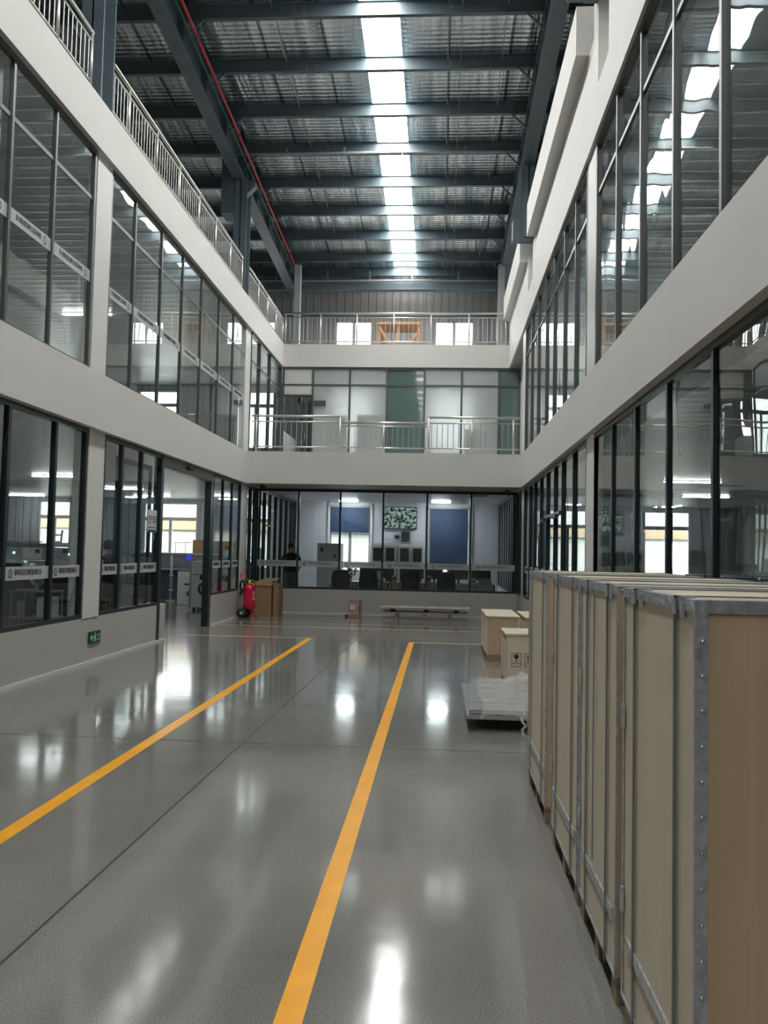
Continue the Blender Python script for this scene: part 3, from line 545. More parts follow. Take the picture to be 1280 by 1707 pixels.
for x, y, z, lb in ((1.0, 22.1, Z1B+.02, 'dark ceiling vent in the control room corner'), (6.0, 17.8, Z1B+.02, 'dark ceiling vent seen through the right glazing')):
    t = thing('ceiling_vent', lb, 'vent', (x, y, z)); B().box(x-.25, x+.25, y-.25, y+.25, z-.02, z).o('vent_frame', 'greyl', t); B().box(x-.2, x+.2, y-.2, y+.2, z-.03, z-.02).o('grille', 'dark', t)
for x, y, lb in ((1.55, YB+.9, 'small dark camera under the balcony at its right corner'), (-4.25, YB+.5, 'small dark camera under the balcony at its left corner')):
    t = thing('security_camera', lb, 'camera', (x, y, Z1B)); B().box(x-.03, x+.03, y-.03, y+.03, Z1B-.03, Z1B+.005).o('mount', 'dark', t); B().tube((x-.05, y, Z1B-.06), (x+.09, y-.02, Z1B-.05), .03, 12).o('camera_body', 'dark', t)

# ------------------------------------------------------------ exit sign on the low wall
es = thing('exit_sign', 'green running-man exit sign low on the grey wall', 'sign', (XG, 11.0, .335))
B().box(XG+.001, XG+.018, 10.83, 11.20, .255, .415).o('sign_plate', 'exitg', es); b = B(); xs = XG+.0185
def q2(b, pts): b.prism(pts, 0, xs, xs+.001)
q2(b, [(10.86, .335), (10.91, .375), (10.91, .35), (10.955, .35), (10.955, .32), (10.91, .32), (10.91, .295)])
q2(b, [(11.0, .365), (11.03, .365), (11.03, .395), (11.0, .395)]); q2(b, [(10.98, .31), (11.04, .31), (11.05, .36), (10.99, .36)]); q2(b, [(10.97, .275), (10.99, .275), (11.01, .32), (10.98, .32)]); q2(b, [(11.03, .28), (11.06, .27), (11.04, .32), (11.01, .32)])
b.o('pictogram', 'exitw', es); xs += 0
lt = bpy.data.objects.new('lettering', text_mesh('安全出口', .045)); COL.objects.link(lt); lt.parent = es; lt.location = (.0187, .075, .01); lt.rotation_euler = (math.pi/2, 0, math.pi/2); lt.scale = (.6, .8, 1)
lt.data.materials[0] = M['exitw']
lt = bpy.data.objects.new('lettering', text_mesh('EXIT', .05)); COL.objects.link(lt); lt.parent = es; lt.location = (.0187, .085, -.05); lt.rotation_euler = (math.pi/2, 0, math.pi/2); lt.data.materials[0] = M['exitw']

# ------------------------------------------------------------ big crates on the right
CH = 1.45
def crate(y0, y1, label, x0=.625, x1=1.52, z1=CH, mark_=False):
    t = thing('plywood_crate', label, 'crate', ((x0+x1)/2, (y0+y1)/2, 0), 0, 'tall plywood crates in a row')
    zb = .10
    B().box(x0+.006, x1-.006, y0+.010, y1-.006, zb, z1-.008).o('side_panel', 'ply', t)
    B().box(x0+.008, x1-.008, y0+.006, y0+.0105, zb+.004, z1-.012).o('front_panel', 'ply_shaded', t, label='brown plywood end, coloured darker for its shade')
    B().box(x0+.006, x1-.006, y0+.006, y1-.006, z1-.008, z1-.002).o('crate_lid', 'plyt', t)
    e = B(); w_ = .032; ws = .012
    for (xa, xb) in ((x0, x0+.004), (x1-.004, x1)):
        for (ya, yb) in ((y0, y0+ws), (y1-ws, y1)): e.box(xa, xb, ya, yb, zb, z1)
        e.box(xa, xb, y0+ws, y1-ws, z1-w_, z1); e.box(xa, xb, y0+ws, y1-ws, zb, zb+.015)
    for (ya, yb) in ((y0, y0+.004), (y1-.004, y1)):
        for (xa, xb) in ((x0+.004, x0+(w_ if mark_ else .009)), (x1-w_, x1-.004)): e.box(xa, xb, ya, yb, zb, z1-.001)
        e.box(x0+w_, x1-w_, ya, yb, z1-w_, z1-.001)
    for (xa, xb, ya, yb) in ((x0+.004, x0+.04, y0+.004, y1-.004), (x1-.04, x1-.004, y0+.004, y1-.004), (x0+.04, x1-.04, y0+.004, y0+.04), (x0+.04, x1-.04, y1-.04, y1-.004)): e.box(xa, xb, ya, yb, z1-.002, z1+.001)
    e.o('metal_edging', 'galv', t, label='galvanised metal edging')
    n = B()
    for z in ([zb+.06+.085*k for k in range(15)] if mark_ else [z1-.016]): n.lathe([(.006, 0), (.004, -.003), (.001, -.004)], (x0+.018, y0, z), 8, 'y')
    n.o('nail', 'galv', t, kind='stuff')
    for (dy) in (.17, (y1-y0)-.17):
        s_ = B().box(x0-.003, x0, y0+dy-.011, y0+dy+.011, zb-.02, z1+.004).box(x0-.003, x1+.003, y0+dy-.011, y0+dy+.011, z1+.001, z1+.004).o('strap', 'frame2', t, label='dark packing strap')
        B().box(x0-.008, x0-.003, y0+dy-.016, y0+dy+.016, z1-.045, z1-.005).o('buckle', 'galv', s_)
    for dy in (.10, (y1-y0)-.26):
        if 0 < dy < (y1-y0)-.05:
            for z in (z1-.08,): B().box(x0-.006, x0, y0+dy-.012, y0+dy+.012, z+.03, z+.07).box(x0-.006, x0+.03, y0+dy-.012, y0+dy+.012, z1+.001, z1+.005).o('clip', 'galv', t)
    for z in (.42, 1.02): B().box(x0-.006, x0+.002, y1-.03, y1-.01, z-.04, z+.04).o('clip', 'galv', t)
    B().box(x0-.0015, x0+.005, y0+.06, y1-.06, .275, .315).o('batten', 'galv', t, label='metal joint strip low on the side')
    for yy in (y0+.02, (y0+y1)/2-.04, y1-.10): B().box(x0+.01, x1-.01, yy, yy+.08, 0, .08).o('skid', 'lumber', t)
    B().box(x0+.01, x1-.01, y0+.01, y1-.01, .08, .10).o('deck_board', 'lumber', t)
    if mark_:
        b = B(); xa, xb, za, zb2 = x0+.195, x0+.36, .70, .835
        for q in ((xa, xb, za, za+.004), (xa, xb, zb2-.004, zb2), (xa, xa+.004, za, zb2), (xb-.004, xb, za, zb2)): b.box(q[0], q[1], y0+.0045, y0+.006, q[2], q[3])
        b.o('printed_square', 'ink', t, label='printed outlined square')
    return t
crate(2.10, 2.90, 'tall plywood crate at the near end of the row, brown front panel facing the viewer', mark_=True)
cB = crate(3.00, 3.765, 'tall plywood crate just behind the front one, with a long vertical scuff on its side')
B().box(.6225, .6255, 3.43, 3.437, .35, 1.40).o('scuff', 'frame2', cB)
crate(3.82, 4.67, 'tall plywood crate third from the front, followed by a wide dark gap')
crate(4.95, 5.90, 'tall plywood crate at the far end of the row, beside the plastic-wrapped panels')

# smaller crates further back
def small_crate(x0, x1, y0, y1, z1, label, marks=False, group='small plywood crates'):
    t = thing('small_plywood_crate', label, 'crate', ((x0+x1)/2, (y0+y1)/2, 0), 0, group)
    B().box(x0, x1, y0+.004, y1, .09, z1-.02).o('side_panel', 'ply', t); B().box(x0+.012, x1-.012, y0, y0+.004, .10, z1-.03).o('front_panel', 'ply_shaded' if not marks else 'ply', t)
    B().box(x0-.012, x1+.012, y0-.012, y1+.012, z1-.02, z1).o('crate_lid', 'plyt', t); B().box(x0-.004, x0, (y0+y1)/2-.015, (y0+y1)/2+.015, .09, z1-.02).box(x0-.004, x0, y0, y0+.02, .09, z1-.02).o('edge_batten', 'lumber', t)
    for yy in (y0+.01, (y0+y1)/2-.04, y1-.09): B().box(x0, x1, yy, yy+.08, 0, .09).o('skid', 'lumber', t)
    if marks:
        s = (x1-x0)/.5
        for i, xx in enumerate((x0+.06, x0+.21)):
            b = B(); Y = y0-.001; za, zb = z1*.42, z1*.42+.15
            for q in ((xx, xx+.11, za, za+.006), (xx, xx+.11, zb, zb+.006), (xx, xx+.006, za, zb), (xx+.104, xx+.11, za, zb), (xx, xx+.11, za+.035, za+.04)): b.box(q[0], q[1], Y-.001, Y, q[2], q[3])
            if i == 0: b.lathe([(.028, 0), (.028, .001)], (xx+.055, Y-.001, zb-.035), 16, 'y'); b.box(xx+.051, xx+.059, Y-.001, Y, zb-.09, zb-.05); b.box(xx+.035, xx+.075, Y-.001, Y, zb-.095, zb-.089)
            else:
                for dx in (.037, .073): b.box(xx+dx-.005, xx+dx+.005, Y-.001, Y, za+.055, zb-.02); b.prism([(xx+dx-.014, zb-.035), (xx+dx+.014, zb-.035), (xx+dx, zb-.008)], 1, Y-.001, Y)
                b.box(xx+.03, xx+.08, Y-.001, Y, za+.047, za+.052)
            b.o('handling_mark', 'ink', t, label='printed fragile glass mark' if i == 0 else 'printed this-way-up arrows mark')
    return t
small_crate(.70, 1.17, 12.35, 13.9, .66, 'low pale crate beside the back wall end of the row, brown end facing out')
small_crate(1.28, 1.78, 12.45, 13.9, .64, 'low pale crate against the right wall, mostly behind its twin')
small_crate(.78, 1.28, 9.75, 10.5, .65, 'low crate printed with a glass and two arrows, behind the plastic-wrapped panels', marks=True)

# wrapped panels on the floor
wp = thing('panel_bundle', 'stack of metal panels wrapped in clear plastic on the floor beside crates', 'panels', (.55, 8.4, 0))
for i in range(5): B().box(.28+.015*i, 1.25, 7.50+.36*i, 7.84+.36*i, .145+.004*(i % 2), .185+.004*(i % 2), .004).o('metal_panel', 'foam', wp)
B().box(.26, 1.25, 7.46, 9.3, .105, .14).o('lower_panel', 'foam', wp); B().box(.40, 1.2, 7.6, 7.7, 0, .105).box(.40, 1.2, 9.0, 9.1, 0, .105).o('skid', 'rubber', wp)
def crumple(x0, x1, y0, y1, base, amp, hump, nx=36, ny=44, droop=.0):
    b = B(); g = []
    for i in range(nx+1):
        row = []
        for j in range(ny+1):
            u, v = i/nx, j/ny; x = x0+(x1-x0)*u; y = y0+(y1-y0)*v
            n_ = noise.noise(Vector((x*7, y*7, 3)))*.6+abs(noise.noise(Vector((x*16, y*16, 9))))*.6
            z = base+amp*n_+hump*math.exp(-((u-.55)**2/.035+(v-.60)**2/.07))*(1+.5*noise.noise(Vector((x*9, y*9, 1))))
            edge = min(v, 1-v, u*1.2)
            if droop and edge < .07: z -= droop*(1-edge/.07)*(.6+.6*abs(noise.noise(Vector((x*6, y*6, 5)))))
            row.append(b.bm.verts.new((x+.02*noise.noise(Vector((x*11, y*11, 20))), y, max(z, .012))))
        g.append(row)
    for i in range(nx):
        for j in range(ny): b.bm.faces.new((g[i][j], g[i+1][j], g[i+1][j+1], g[i][j+1])).smooth = True
    return b
crumple(.38, 1.22, 7.44, 9.25, .205, .075, .14, droop=.10).o('plastic_wrap', 'plastic', wp, label='crumpled clear plastic sheet')
b = B(); b.path([(.74+.02*math.sin(k*2), 7.40-.02*k, .20-.028*k) for k in range(8)], .014, 6); b.o('plastic_tail', 'plastic', wp)
# sheets on trestles at the back wall
sh = thing('board_stack', 'stack of long pale boards raised on short blocks by the back wall', 'boards', (-.35, 19.9, 0))
for i, (z, a, b_, y0) in enumerate(((.27, -1.38, .72, 19.55), (.245, -1.36, .70, 19.58), (.15, -1.34, .66, 19.62))): B().box(a, b_, y0, y0+.75, z, z+.018, .003).o('board', 'plyt' if i < 2 else 'greyl', sh)
for x in (-1.0, -.35, .25): B().box(x-.04, x+.04, 19.66, 20.2, 0, .15).o('block', 'lumber', sh)
for x in (-1.1, -.3, .4): B().box(x-.05, x+.05, 19.7, 20.2, .168, .245).o('spacer', 'rubber', sh)
b = B()
for k in range(7): x = -1.25+.3*k; b.bar((x, 19.55, .29), (x+.05, 20.3, .292), .02, .004)
b.o('tape', 'plastic', sh, label='clear tape across the boards')
# small carton on a hand truck at the back wall
t = thing('parcel_carton', 'small reddish carton strapped upright before the back wall', 'box', (-2.03, 20.0, 0)); B().box(-2.17, -1.91, 19.95, 20.15, .02, .40).o('carton_body', 'pinkp', t); B().box(-2.12, -2.0, 19.945, 19.95, .18, .28).o('address_label', 'paper', t)
B().box(-2.175, -1.905, 19.94, 20.16, .29, .305).box(-2.175, -1.905, 19.94, 20.16, .08, .095).o('strap', 'paper', t); B().box(-1.89, -1.87, 19.93, 20.15, 0, .40).o('side_board', 'lumber', t); B().tube((-2.22, 19.93, .03), (-2.20, 19.99, .03), .03, 12).o('castor', 'rubber', t)
# brown cartons behind the extinguisher
t = thing('carton_stack', 'big brown cardboard carton with loose flap behind the red extinguisher', 'box', (-4.2, 20.0, 0))
B().box(-4.50, -4.02, 19.85, 20.5, 0, .70, .006).o('carton_body', 'card', t); B().box(-4.52, -4.0, 19.82, 20.5, .70, .76).o('carton_lid', 'cardt', t)
B().bar((-4.30, 19.9, .76), (-4.1, 20.45, .86), .4, .012).o('flap', 'cardt', t)
tag(B().box(-3.985, -3.86, 19.9, 20.5, 0, .74, .005).o('narrow_carton', 'card'), 'narrow tall carton standing between the big carton and back wall', 'box')
# trolley extinguisher
t = thing('wheeled_extinguisher', 'large red wheeled fire extinguisher parked beside the cardboard carton', 'fire extinguisher', (-4.33, 18.9, 0))
B().lathe([(.03, .17), (.10, .18), (.135, .22), (.14, .30), (.14, .62), (.13, .68), (.09, .73), (.05, .75)], (-4.33, 18.9, .02), 28).o('cylinder_body', 'red', t)
B().lathe([(.05, 0), (.05, .03), (.03, .05), (.03, .09)], (-4.33, 18.9, .77), 16).o('valve', 'brass', t); B().path([(-4.38, 18.9, .84), (-4.28, 18.88, .86), (-4.2, 18.86, .84)], .012, 6).o('valve_lever', 'brass', t)
B().path([(-4.30, 18.86, .82), (-4.22, 18.80, .84), (-4.17, 18.78, .76), (-4.20, 18.78, .66)], .012, 8).o('short_hose', 'rubber', t)
B().path([(-4.42, 19.0, .25), (-4.44, 18.98, .7), (-4.52, 18.95, .88), (-4.58, 18.93, .96)], .014, 8).path([(-4.24, 19.04, .25), (-4.28, 19.02, .7), (-4.44, 18.99, .90), (-4.52, 18.97, .98)], .014, 8).path([(-4.58, 18.93, .96), (-4.55, 18.95, .99), (-4.52, 18.97, .98)], .014, 8).o('push_handle', 'red', t)
b = B()
for k in range(3):
    pts = [(-4.50+.05*math.cos(a/6*math.pi)+.012*k, 18.86-.01*k, .72+.13*math.sin(a/6*math.pi)) for a in range(12)]; b.path(pts+[pts[0]], .015, 8)
b.o('discharge_hose', 'rubber', t)
B().tube((-4.50, 18.85, .68), (-4.53, 18.83, .50), .03, 12, .018).o('nozzle', 'rubber', t)
for dx, yy in ((-4.475, 18.78), (-4.46, 19.10)):
    wh = B().lathe([(.03, 0), (.105, .004), (.115, .02), (.115, .035), (.105, .05), (.03, .054)], (dx, yy-.025, .115), 24, 'y').o('wheel', 'rubber', t); B().lathe([(.035, -.004), (.035, .06)], (dx, yy-.025, .115), 12, 'y').o('hub', 'galv', wh)
B().path([(-4.44, 18.95, .1), (-4.30, 18.9, .16), (-4.18, 18.80, .04), (-4.13, 18.76, .015)], .014, 8).path([(-4.44, 19.0, .1), (-4.28, 19.0, .16), (-4.16, 18.95, .015)], .014, 8).o('stand_foot', 'red', t)
B().box(-4.475, -4.46, 18.78, 19.1, .105, .125).o('axle', 'galv', t)
lt = bpy.data.objects.new('lettering', text_mesh('灭火器', .07)); COL.objects.link(lt); lt.parent = t; lt.location = (.10, -.115, .62); lt.rotation_euler = (math.pi/2, math.pi/2, .6); lt.data = lt.data.copy(); lt.data.materials[0] = M['paper']

# ------------------------------------------------------------ control room
t = thing('roller_blind', 'blue roller blind half lowered over the window', 'blind', (-2.82, 25.9, 3.0)); B().box(-3.42, -2.23, 25.90, 25.91, 2.15, 2.94).o('blind_cloth', 'blind', t); B().tube((-3.44, 25.9, 2.965), (-2.2, 25.9, 2.965), .03, 12).o('roller', 'white', t)
t = thing('roller_blind', 'blue roller blind lowered over the whole window by the screen', 'blind', (.27, 25.9, 3.0)); B().box(-.33, .85, 25.90, 25.91, 1.12, 2.94).o('blind_cloth', 'blind', t); B().tube((-.36, 25.9, 2.965), (.9, 25.9, 2.965), .03, 12).o('roller', 'white', t)
for a, b_ in ((-3.46, -2.19), (-.385, .915)):
    sb('window_trim', emis('daylit_reveal', (.9, .95, 1.0), 1.2) if False else 'white', (a-.06, a, 25.88, 25.95, .9, 3.05), (b_, b_+.06, 25.88, 25.95, .9, 3.05), (a-.06, b_+.06, 25.88, 25.95, 3.0, 3.06))
t = thing('video_wall', 'wall screen showing a mosaic of camera pictures above the cabinets', 'screen', (-1.24, 25.85, 2.64)); B().box(-1.76, -.74, 25.86, 25.94, 2.30, 2.98).o('screen_case', 'dark', t); B().box(-1.74, -.76, 25.855, 25.86, 2.32, 2.96).o('display', 'screen', t)
t = thing('wall_cabinet', 'small dark equipment box on the wall below the camera screen', 'cabinet', (-1.1, 25.8, 2.0)); B().box(-1.22, -.90, 25.75, 25.94, 1.87, 2.25).o('cabinet_body', 'greyl', t); B().box(-1.20, -.95, 25.74, 25.75, 1.90, 2.22).o('cabinet_door', 'dark', t)
tag(B().box(-1.42, -1.28, 25.9, 25.945, 2.0, 2.1).o('junction_box', 'dark'), 'little black junction box beside the wall equipment box', 'box')
for i, x0 in enumerate((-2.10, -1.28)):
    t = thing('instrument_cabinet', ['white cabinet with dark glass doors beside the blue-blind window frame, under the wall boxes', 'white cabinet with dark glass doors next to the fully lowered blue blind'][i], 'cabinet', (x0+.4, 25.55, 0))
    B().box(x0, x0+.79, 25.30, 25.80, 0, 1.82).o('cabinet_body', 'white', t)
    for d in (0, .39):
        dr = B().box(x0+.02+d, x0+.38+d, 25.28, 25.30, .5, 1.78).o('cabinet_door', 'white', t); B().box(x0+.07+d, x0+.33+d, 25.272, 25.28, 1.30, 1.70).box(x0+.07+d, x0+.33+d, 25.272, 25.28, .6, 1.15).o('glass_pane', 'dark', dr)
        B().box(x0+(.33 if d == 0 else .045)+d, x0+(.35 if d == 0 else .06)+d, 25.255, 25.272, 1.3, 1.6).o('handle', 'galv', dr)
t = thing('test_chamber', 'tall white laboratory chamber beside the standing person', 'appliance', (-3.15, 23.6, 0)); B().box(-3.45, -2.78, 23.3, 23.9, 0, 1.78, .01).o('body', 'white', t)
B().box(-3.43, -2.80, 23.28, 23.3, .02, .55).o('drawer', 'greyl', t); B().box(-3.43, -2.80, 23.28, 23.3, .58, .95).o('drawer', 'white', t); B().box(-3.36, -3.28, 23.285, 23.3, 1.55, 1.65).o('display', 'dark', t); B().box(-2.98, -2.93, 23.28, 23.3, 1.38, 1.46).o('knob', 'dark', t)
for x0, x1, y0 in ((-2.75, -1.35, 22.1), (-1.30, .1, 22.1), (.15, 1.45, 22.1)):
    t = thing('office_desk', {-2.75: 'desk with pale front panel below the half-lowered blind', -1.30: 'desk with pale front panel in the middle of the control room', .15: 'desk with pale front panel carrying printers by the slatted glass'}[x0], 'desk', ((x0+x1)/2, y0+.3, 0), 0, 'control room desks')
    B().box(x0, x1, y0, y0+.65, .74, .77).o('desk_top', 'desk', t); B().box(x0+.03, x1-.03, y0+.02, y0+.04, .1, .74).o('modesty_panel', 'desk' if x0 < .1 else 'deskg', t)
    for xx in (x0, x1-.04): B().box(xx, xx+.04, y0+.02, y0+.6, 0, .74).o('leg', 'dark', t)
mons = [(-1.98, 22.55, .36), (-1.58, 22.55, .36), (-.66, 22.5, .46), (-.15, 22.5, .46), (.50, 22.5, .52), (1.10, 22.5, .52)]
mlab = ['black monitor back behind the dark office chair under the half blind', 'black monitor left of the second desk chair, near the cabinets', 'black monitor behind the middle office chair', 'black monitor just left of the teal chair', 'wide brownish-black monitor just right of the teal chair', 'black monitor beside the printers']
for (x, y, w_), lb in zip(mons, mlab):
    t = thing('computer_monitor', lb, 'monitor', (x, y, .77)); B().box(x-w_/2, x+w_/2, y, y+.04, .87, 1.17, .006).o('monitor_case', 'dark', t); B().box(x-.03, x+.03, y+.01, y+.05, .78, .9).box(x-.1, x+.1, y-.05, y+.1, .77, .782).o('stand', 'dark', t)
def chair(x, y, rz, lb, m):
    t = thing('office_chair', lb, 'chair', (x, y, 0), rz)
    b = B(); n = 8; g = []
    for i in range(n+1):
        row = []
        for j in range(n+1):
            u = i/n*2-1; v = j/n; ww = .25*(1-.25*max(0, v-.7)/.3-.1*(1-v)); row.append(b.bm.verts.new((u*ww, -.22-.05*(1-u*u)-.03*v, .50+.58*v-.03*u*u*v)))
        g.append(row)
    fs = [b.bm.faces.new((g[i][j], g[i+1][j], g[i+1][j+1], g[i][j+1])) for i in range(n) for j in range(n)]
    r = bmesh.ops.solidify(b.bm, geom=fs, thickness=.04)
    b.o('backrest', m, t, local=True); B().box(-.25, .25, -.22, .25, .44, .52, .03).o('seat', m, t, local=True)
    for sx in (-1, 1): B().path([(sx*.27, -.15, .5), (sx*.29, -.15, .68), (sx*.29, .12, .69)], .018, 6).o('armrest', 'dark', t, local=True)
    B().tube((0, 0, .08), (0, 0, .44), .03, 10).o('gas_column', 'dark', t, local=True)
    b = B()
    for k in range(5): a = k*2*math.pi/5; b.bar((0, 0, .09), (.28*math.cos(a), .28*math.sin(a), .06), .04, .03); b.tube((.28*math.cos(a), .28*math.sin(a)-.02, .03), (.28*math.cos(a), .28*math.sin(a)+.02, .03), .03, 8)
    b.o('star_base', 'dark', t, local=True); return t
ch1 = chair(-1.86, 21.75, .1, 'dark office chair with white paper hanging beside it, under the half-lowered blind', M['chair']); chair(-.72, 21.72, -.1, 'dark office chair at the middle desk below the instrument cabinets', M['chair']); chair(.13, 21.5, .15, 'dark teal office chair before the fully lowered blind', M['teal_ch'])
chair(-2.55, 21.7, 0, 'low dark office chair next to the white laboratory chamber', M['chair']); chair(5.2, 7.5, 1.4, 'dark office chair behind the right glazing above the crates', M['chair'])
tag(B().box(-1.66, -1.52, 22.05, 22.07, .82, 1.06).o('hanging_paper', 'paper'), 'white sheet of paper standing by the first dark chair', 'paper')
for x, w_, h_, lb, m in ((.86, .22, .14, 'small light printer between monitor and corner', 'greyl'), (1.2, .34, .13, 'flat grey desktop device at the desk end', 'grey'), (-.3, .16, .2, 'pale box file beside the teal chair', 'greyl'), (-1.2, .14, .18, 'pale desktop box near the middle of the desks', 'greyl')):
    t = thing('desk_device', lb, 'device', (x, 22.3, .77)); B().box(x-w_/2, x+w_/2, 22.2, 22.45, .77, .77+h_, .01).o('case', m, t); B().box(x-w_/3, x+w_/3, 22.195, 22.2, .77+h_*.4, .77+h_*.7).o('front_slot', 'dark', t)
pt = thing('potted_plant', 'dark leafy potted plant on the desk under the window', 'plant', (-2.45, 22.5, .77)); B().lathe([(.07, 0), (.1, .14), (.1, .16)], (-2.45, 22.5, .77), 14).o('pot', 'greyl', pt); b = B(); rnd = random.Random(3)
for k in range(90):
    p = Vector((-2.45+min(.22, rnd.gauss(0, .14)), 22.4+rnd.gauss(0, .05), 1.02+rnd.gauss(0, .07))); d = Vector((rnd.uniform(-1, 1), rnd.uniform(-1, 1), rnd.uniform(-.3, 1))).normalized()*.06; s_ = d.cross(Vector((.3, .2, 1))).normalized()*.022
    b.bm.faces.new([b.bm.verts.new(q) for q in (p-d, p+s_, p+d, p-s_)])
for k in range(9): b.tube((-2.45, 22.5, .9), (-2.45+rnd.gauss(0, .15), 22.5+rnd.gauss(0, .05), 1.05), .006, 5)
b.o('foliage', 'plant', pt)

# ------------------------------------------------------------ people
def person(name, loc, rz, label, shirt, legs, arm='phone', hh=1.72):
    k = hh/1.72
    t = thing(name, label, 'person', loc, rz)
    V = [(0, 0, .93), (0, 0, 1.08), (0, .01, 1.25), (0, 0, 1.40), (0, -.005, 1.47), (0, -.015, 1.55), (0, -.02, 1.64),
         (.09, 0, .90), (.10, .01, .50), (.10, .03, .09), (.11, -.12, .04), (-.09, 0, .90), (-.10, .01, .50), (-.10, .03, .09), (-.11, -.12, .04),
         (.19, 0, 1.38), (.25, .03, 1.12), (.17, -.19, 1.05), (-.19, 0, 1.38), (-.25, .03, 1.12), (-.12, -.20, 1.06)]
    if arm == 'down': V[17] = (.26, -.08, .88); V[16] = (.24, .02, 1.12); V[19] = (-.24, .02, 1.12); V[20] = (-.26, -.08, .88)
    R = [(.15, .105), (.135, .10), (.15, .11), (.13, .09), (.055, .055), (.075, .085), (.075, .09), (.085, .09), (.058, .062), (.042, .045), (.038, .03), (.085, .09), (.058, .062), (.042, .045), (.038, .03), (.055, .055), (.042, .042), (.03, .03), (.055, .055), (.042, .042), (.03, .03)]
    E = [(0, 1), (1, 2), (2, 3), (3, 4), (4, 5), (5, 6), (0, 7), (7, 8), (8, 9), (9, 10), (0, 11), (11, 12), (12, 13), (13, 14), (3, 15), (15, 16), (16, 17), (3, 18), (18, 19), (19, 20)]
    # hands: palm and five fingers
    for wi, s in ((17, 1), (20, -1)):
        w_ = Vector(V[wi]); e = Vector(V[wi-1]); d = (w_-e).normalized(); sd = Vector((0, 0, 1)).cross(d).normalized() if arm != 'down' else Vector((0, -1, 0)); pi = len(V); V.append(tuple(w_+d*.08)); R.append((.03, .018)); E.append((wi, pi))
        for f in range(4):
            o_ = sd*(f-1.5)*.02; fi = len(V); ln = (.035, .042, .04, .03)[f]; V.append(tuple(w_+d*(.10+ln)+o_)); R.append((.0085, .0085)); V.append(tuple(w_+d*(.10+ln*1.5)+o_+Vector((0, 0, -.02)))); R.append((.0075, .0075)); E += [(pi, fi), (fi, fi+1)]
        fi = len(V); V.append(tuple(w_+d*.06+sd*.045*s)); R.append((.01, .01)); E.append((pi, fi))
    me = bpy.data.meshes.new('body'); me.from_pydata([tuple(Vector(v)*k) for v in V], E, []); tmp = bpy.data.objects.new('tmp', me); COL.objects.link(tmp)
    m_ = tmp.modifiers.new('s', 'SKIN'); tmp.modifiers.new('u', 'SUBSURF').levels = 2
    for i, r_ in enumerate(R): me.skin_vertices[0].data[i].radius = (r_[0]*k, r_[1]*k)
    me.skin_vertices[0].data[0].use_root = True
    dg = bpy.context.evaluated_depsgraph_get(); dg.update(); fin = bpy.data.meshes.new_from_object(tmp.evaluated_get(dg)); bpy.data.objects.remove(tmp)
    for m__ in (M['skin'], shirt, legs, M['rubber']): fin.materials.append(m__)
    fin.materials.clear()
    for m__ in (M['skin'], shirt, legs, M['rubber']): fin.materials.append(m__)
    for p in fin.polygons:
        c_ = p.center/k; p.use_smooth = True
        if c_.z < .09: p.material_index = 3
        elif c_.z < .97 and abs(c_.x) < .2: p.material_index = 2
        elif c_.z < 1.47 and (abs(c_.x) < .2 or c_.z > 1.16): p.material_index = 1
        else: p.material_index = 0
    ob = bpy.data.objects.new('body', fin); COL.objects.link(ob); ob.parent = t
    # face and hair
    hz, hy = 1.60*k, -.02
    b = B()
    for th in range(9):
        pass
    b.lathe([(.02, .125), (.06, .115), (.09, .075), (.095, .03), (.09, -.02), (.07, -.04)], (0, .012, hz), 20); b.o('hair', 'hair', t, local=True)
    b = B(); b.lathe([(.012, 0), (.012, -.02), (.004, -.03)], (0, -.10, hz-.03), 8, 'y'); b.tube((-.085, -.01, hz-.03), (-.092, -.01, hz), .015, 8); b.tube((.085, -.01, hz-.03), (.092, -.01, hz), .015, 8); b.o('ears_and_nose', 'skin', t, local=True)
    b = B(); b.box(-.04, -.02, -.105, -.095, hz-.005, hz+.005).box(.02, .04, -.105, -.095, hz-.005, hz+.005).box(-.02, .02, -.103, -.095, hz-.065, hz-.058); b.o('eyes_and_mouth', 'hair', t, local=True)
    return t
pn = person('person', (-3.93, 21.9, 0), .25, 'person in dark T-shirt and grey trousers standing behind the control room glass', M['navy'], M['trousers'], 'phone', 1.76)
person('person', (-5.75, 14.2, 0), 2.6, 'person in dark top seen behind the glass left of the sliding door', M['navy'], M['trousers'], 'down', 1.66)
person('person', (5.6, 9.2, 0), 2.0, 'person in dark clothes seated height behind the right glazing', M['navy'], M['trousers'], 'down', 1.25)

# ------------------------------------------------------------ production hall on the left
def block(name, lb, cat, x0, x1, y0, y1, z0, z1, m, bev=.01): return thing(name, lb, cat, ((x0+x1)/2, (y0+y1)/2, z0)), B().box(x0, x1, y0, y1, z0, z1, bev)
t = thing('lab_bench_machine', 'long grey laboratory machine with pale rim seen through the open sliding door', 'machine', (-7.6, 25.0, 0))
B().box(-9.3, -5.9, 24.7, 25.6, .95, 1.36, .02).o('upper_housing', 'grey', t); B().box(-9.3, -5.9, 24.68, 25.62, 1.36, 1.42, .01).o('rim', 'greyl', t); B().box(-9.25, -5.95, 24.85, 25.5, 0, .90).o('base', mat('blue_grey_panel', (.07, .08, .10), .4), t); B().box(-9.3, -5.9, 24.68, 25.6, .90, .95).o('front_rail', 'greyl', t)
B().box(-7.62, -7.46, 24.68, 24.70, 1.20, 1.34).o('badge', 'blue', t, label='blue square badge'); B().box(-8.0, -7.9, 24.68, 24.70, 1.08, 1.10).box(-7.8, -7.7, 24.68, 24.70, 1.08, 1.10).o('handle', 'chrome', t)
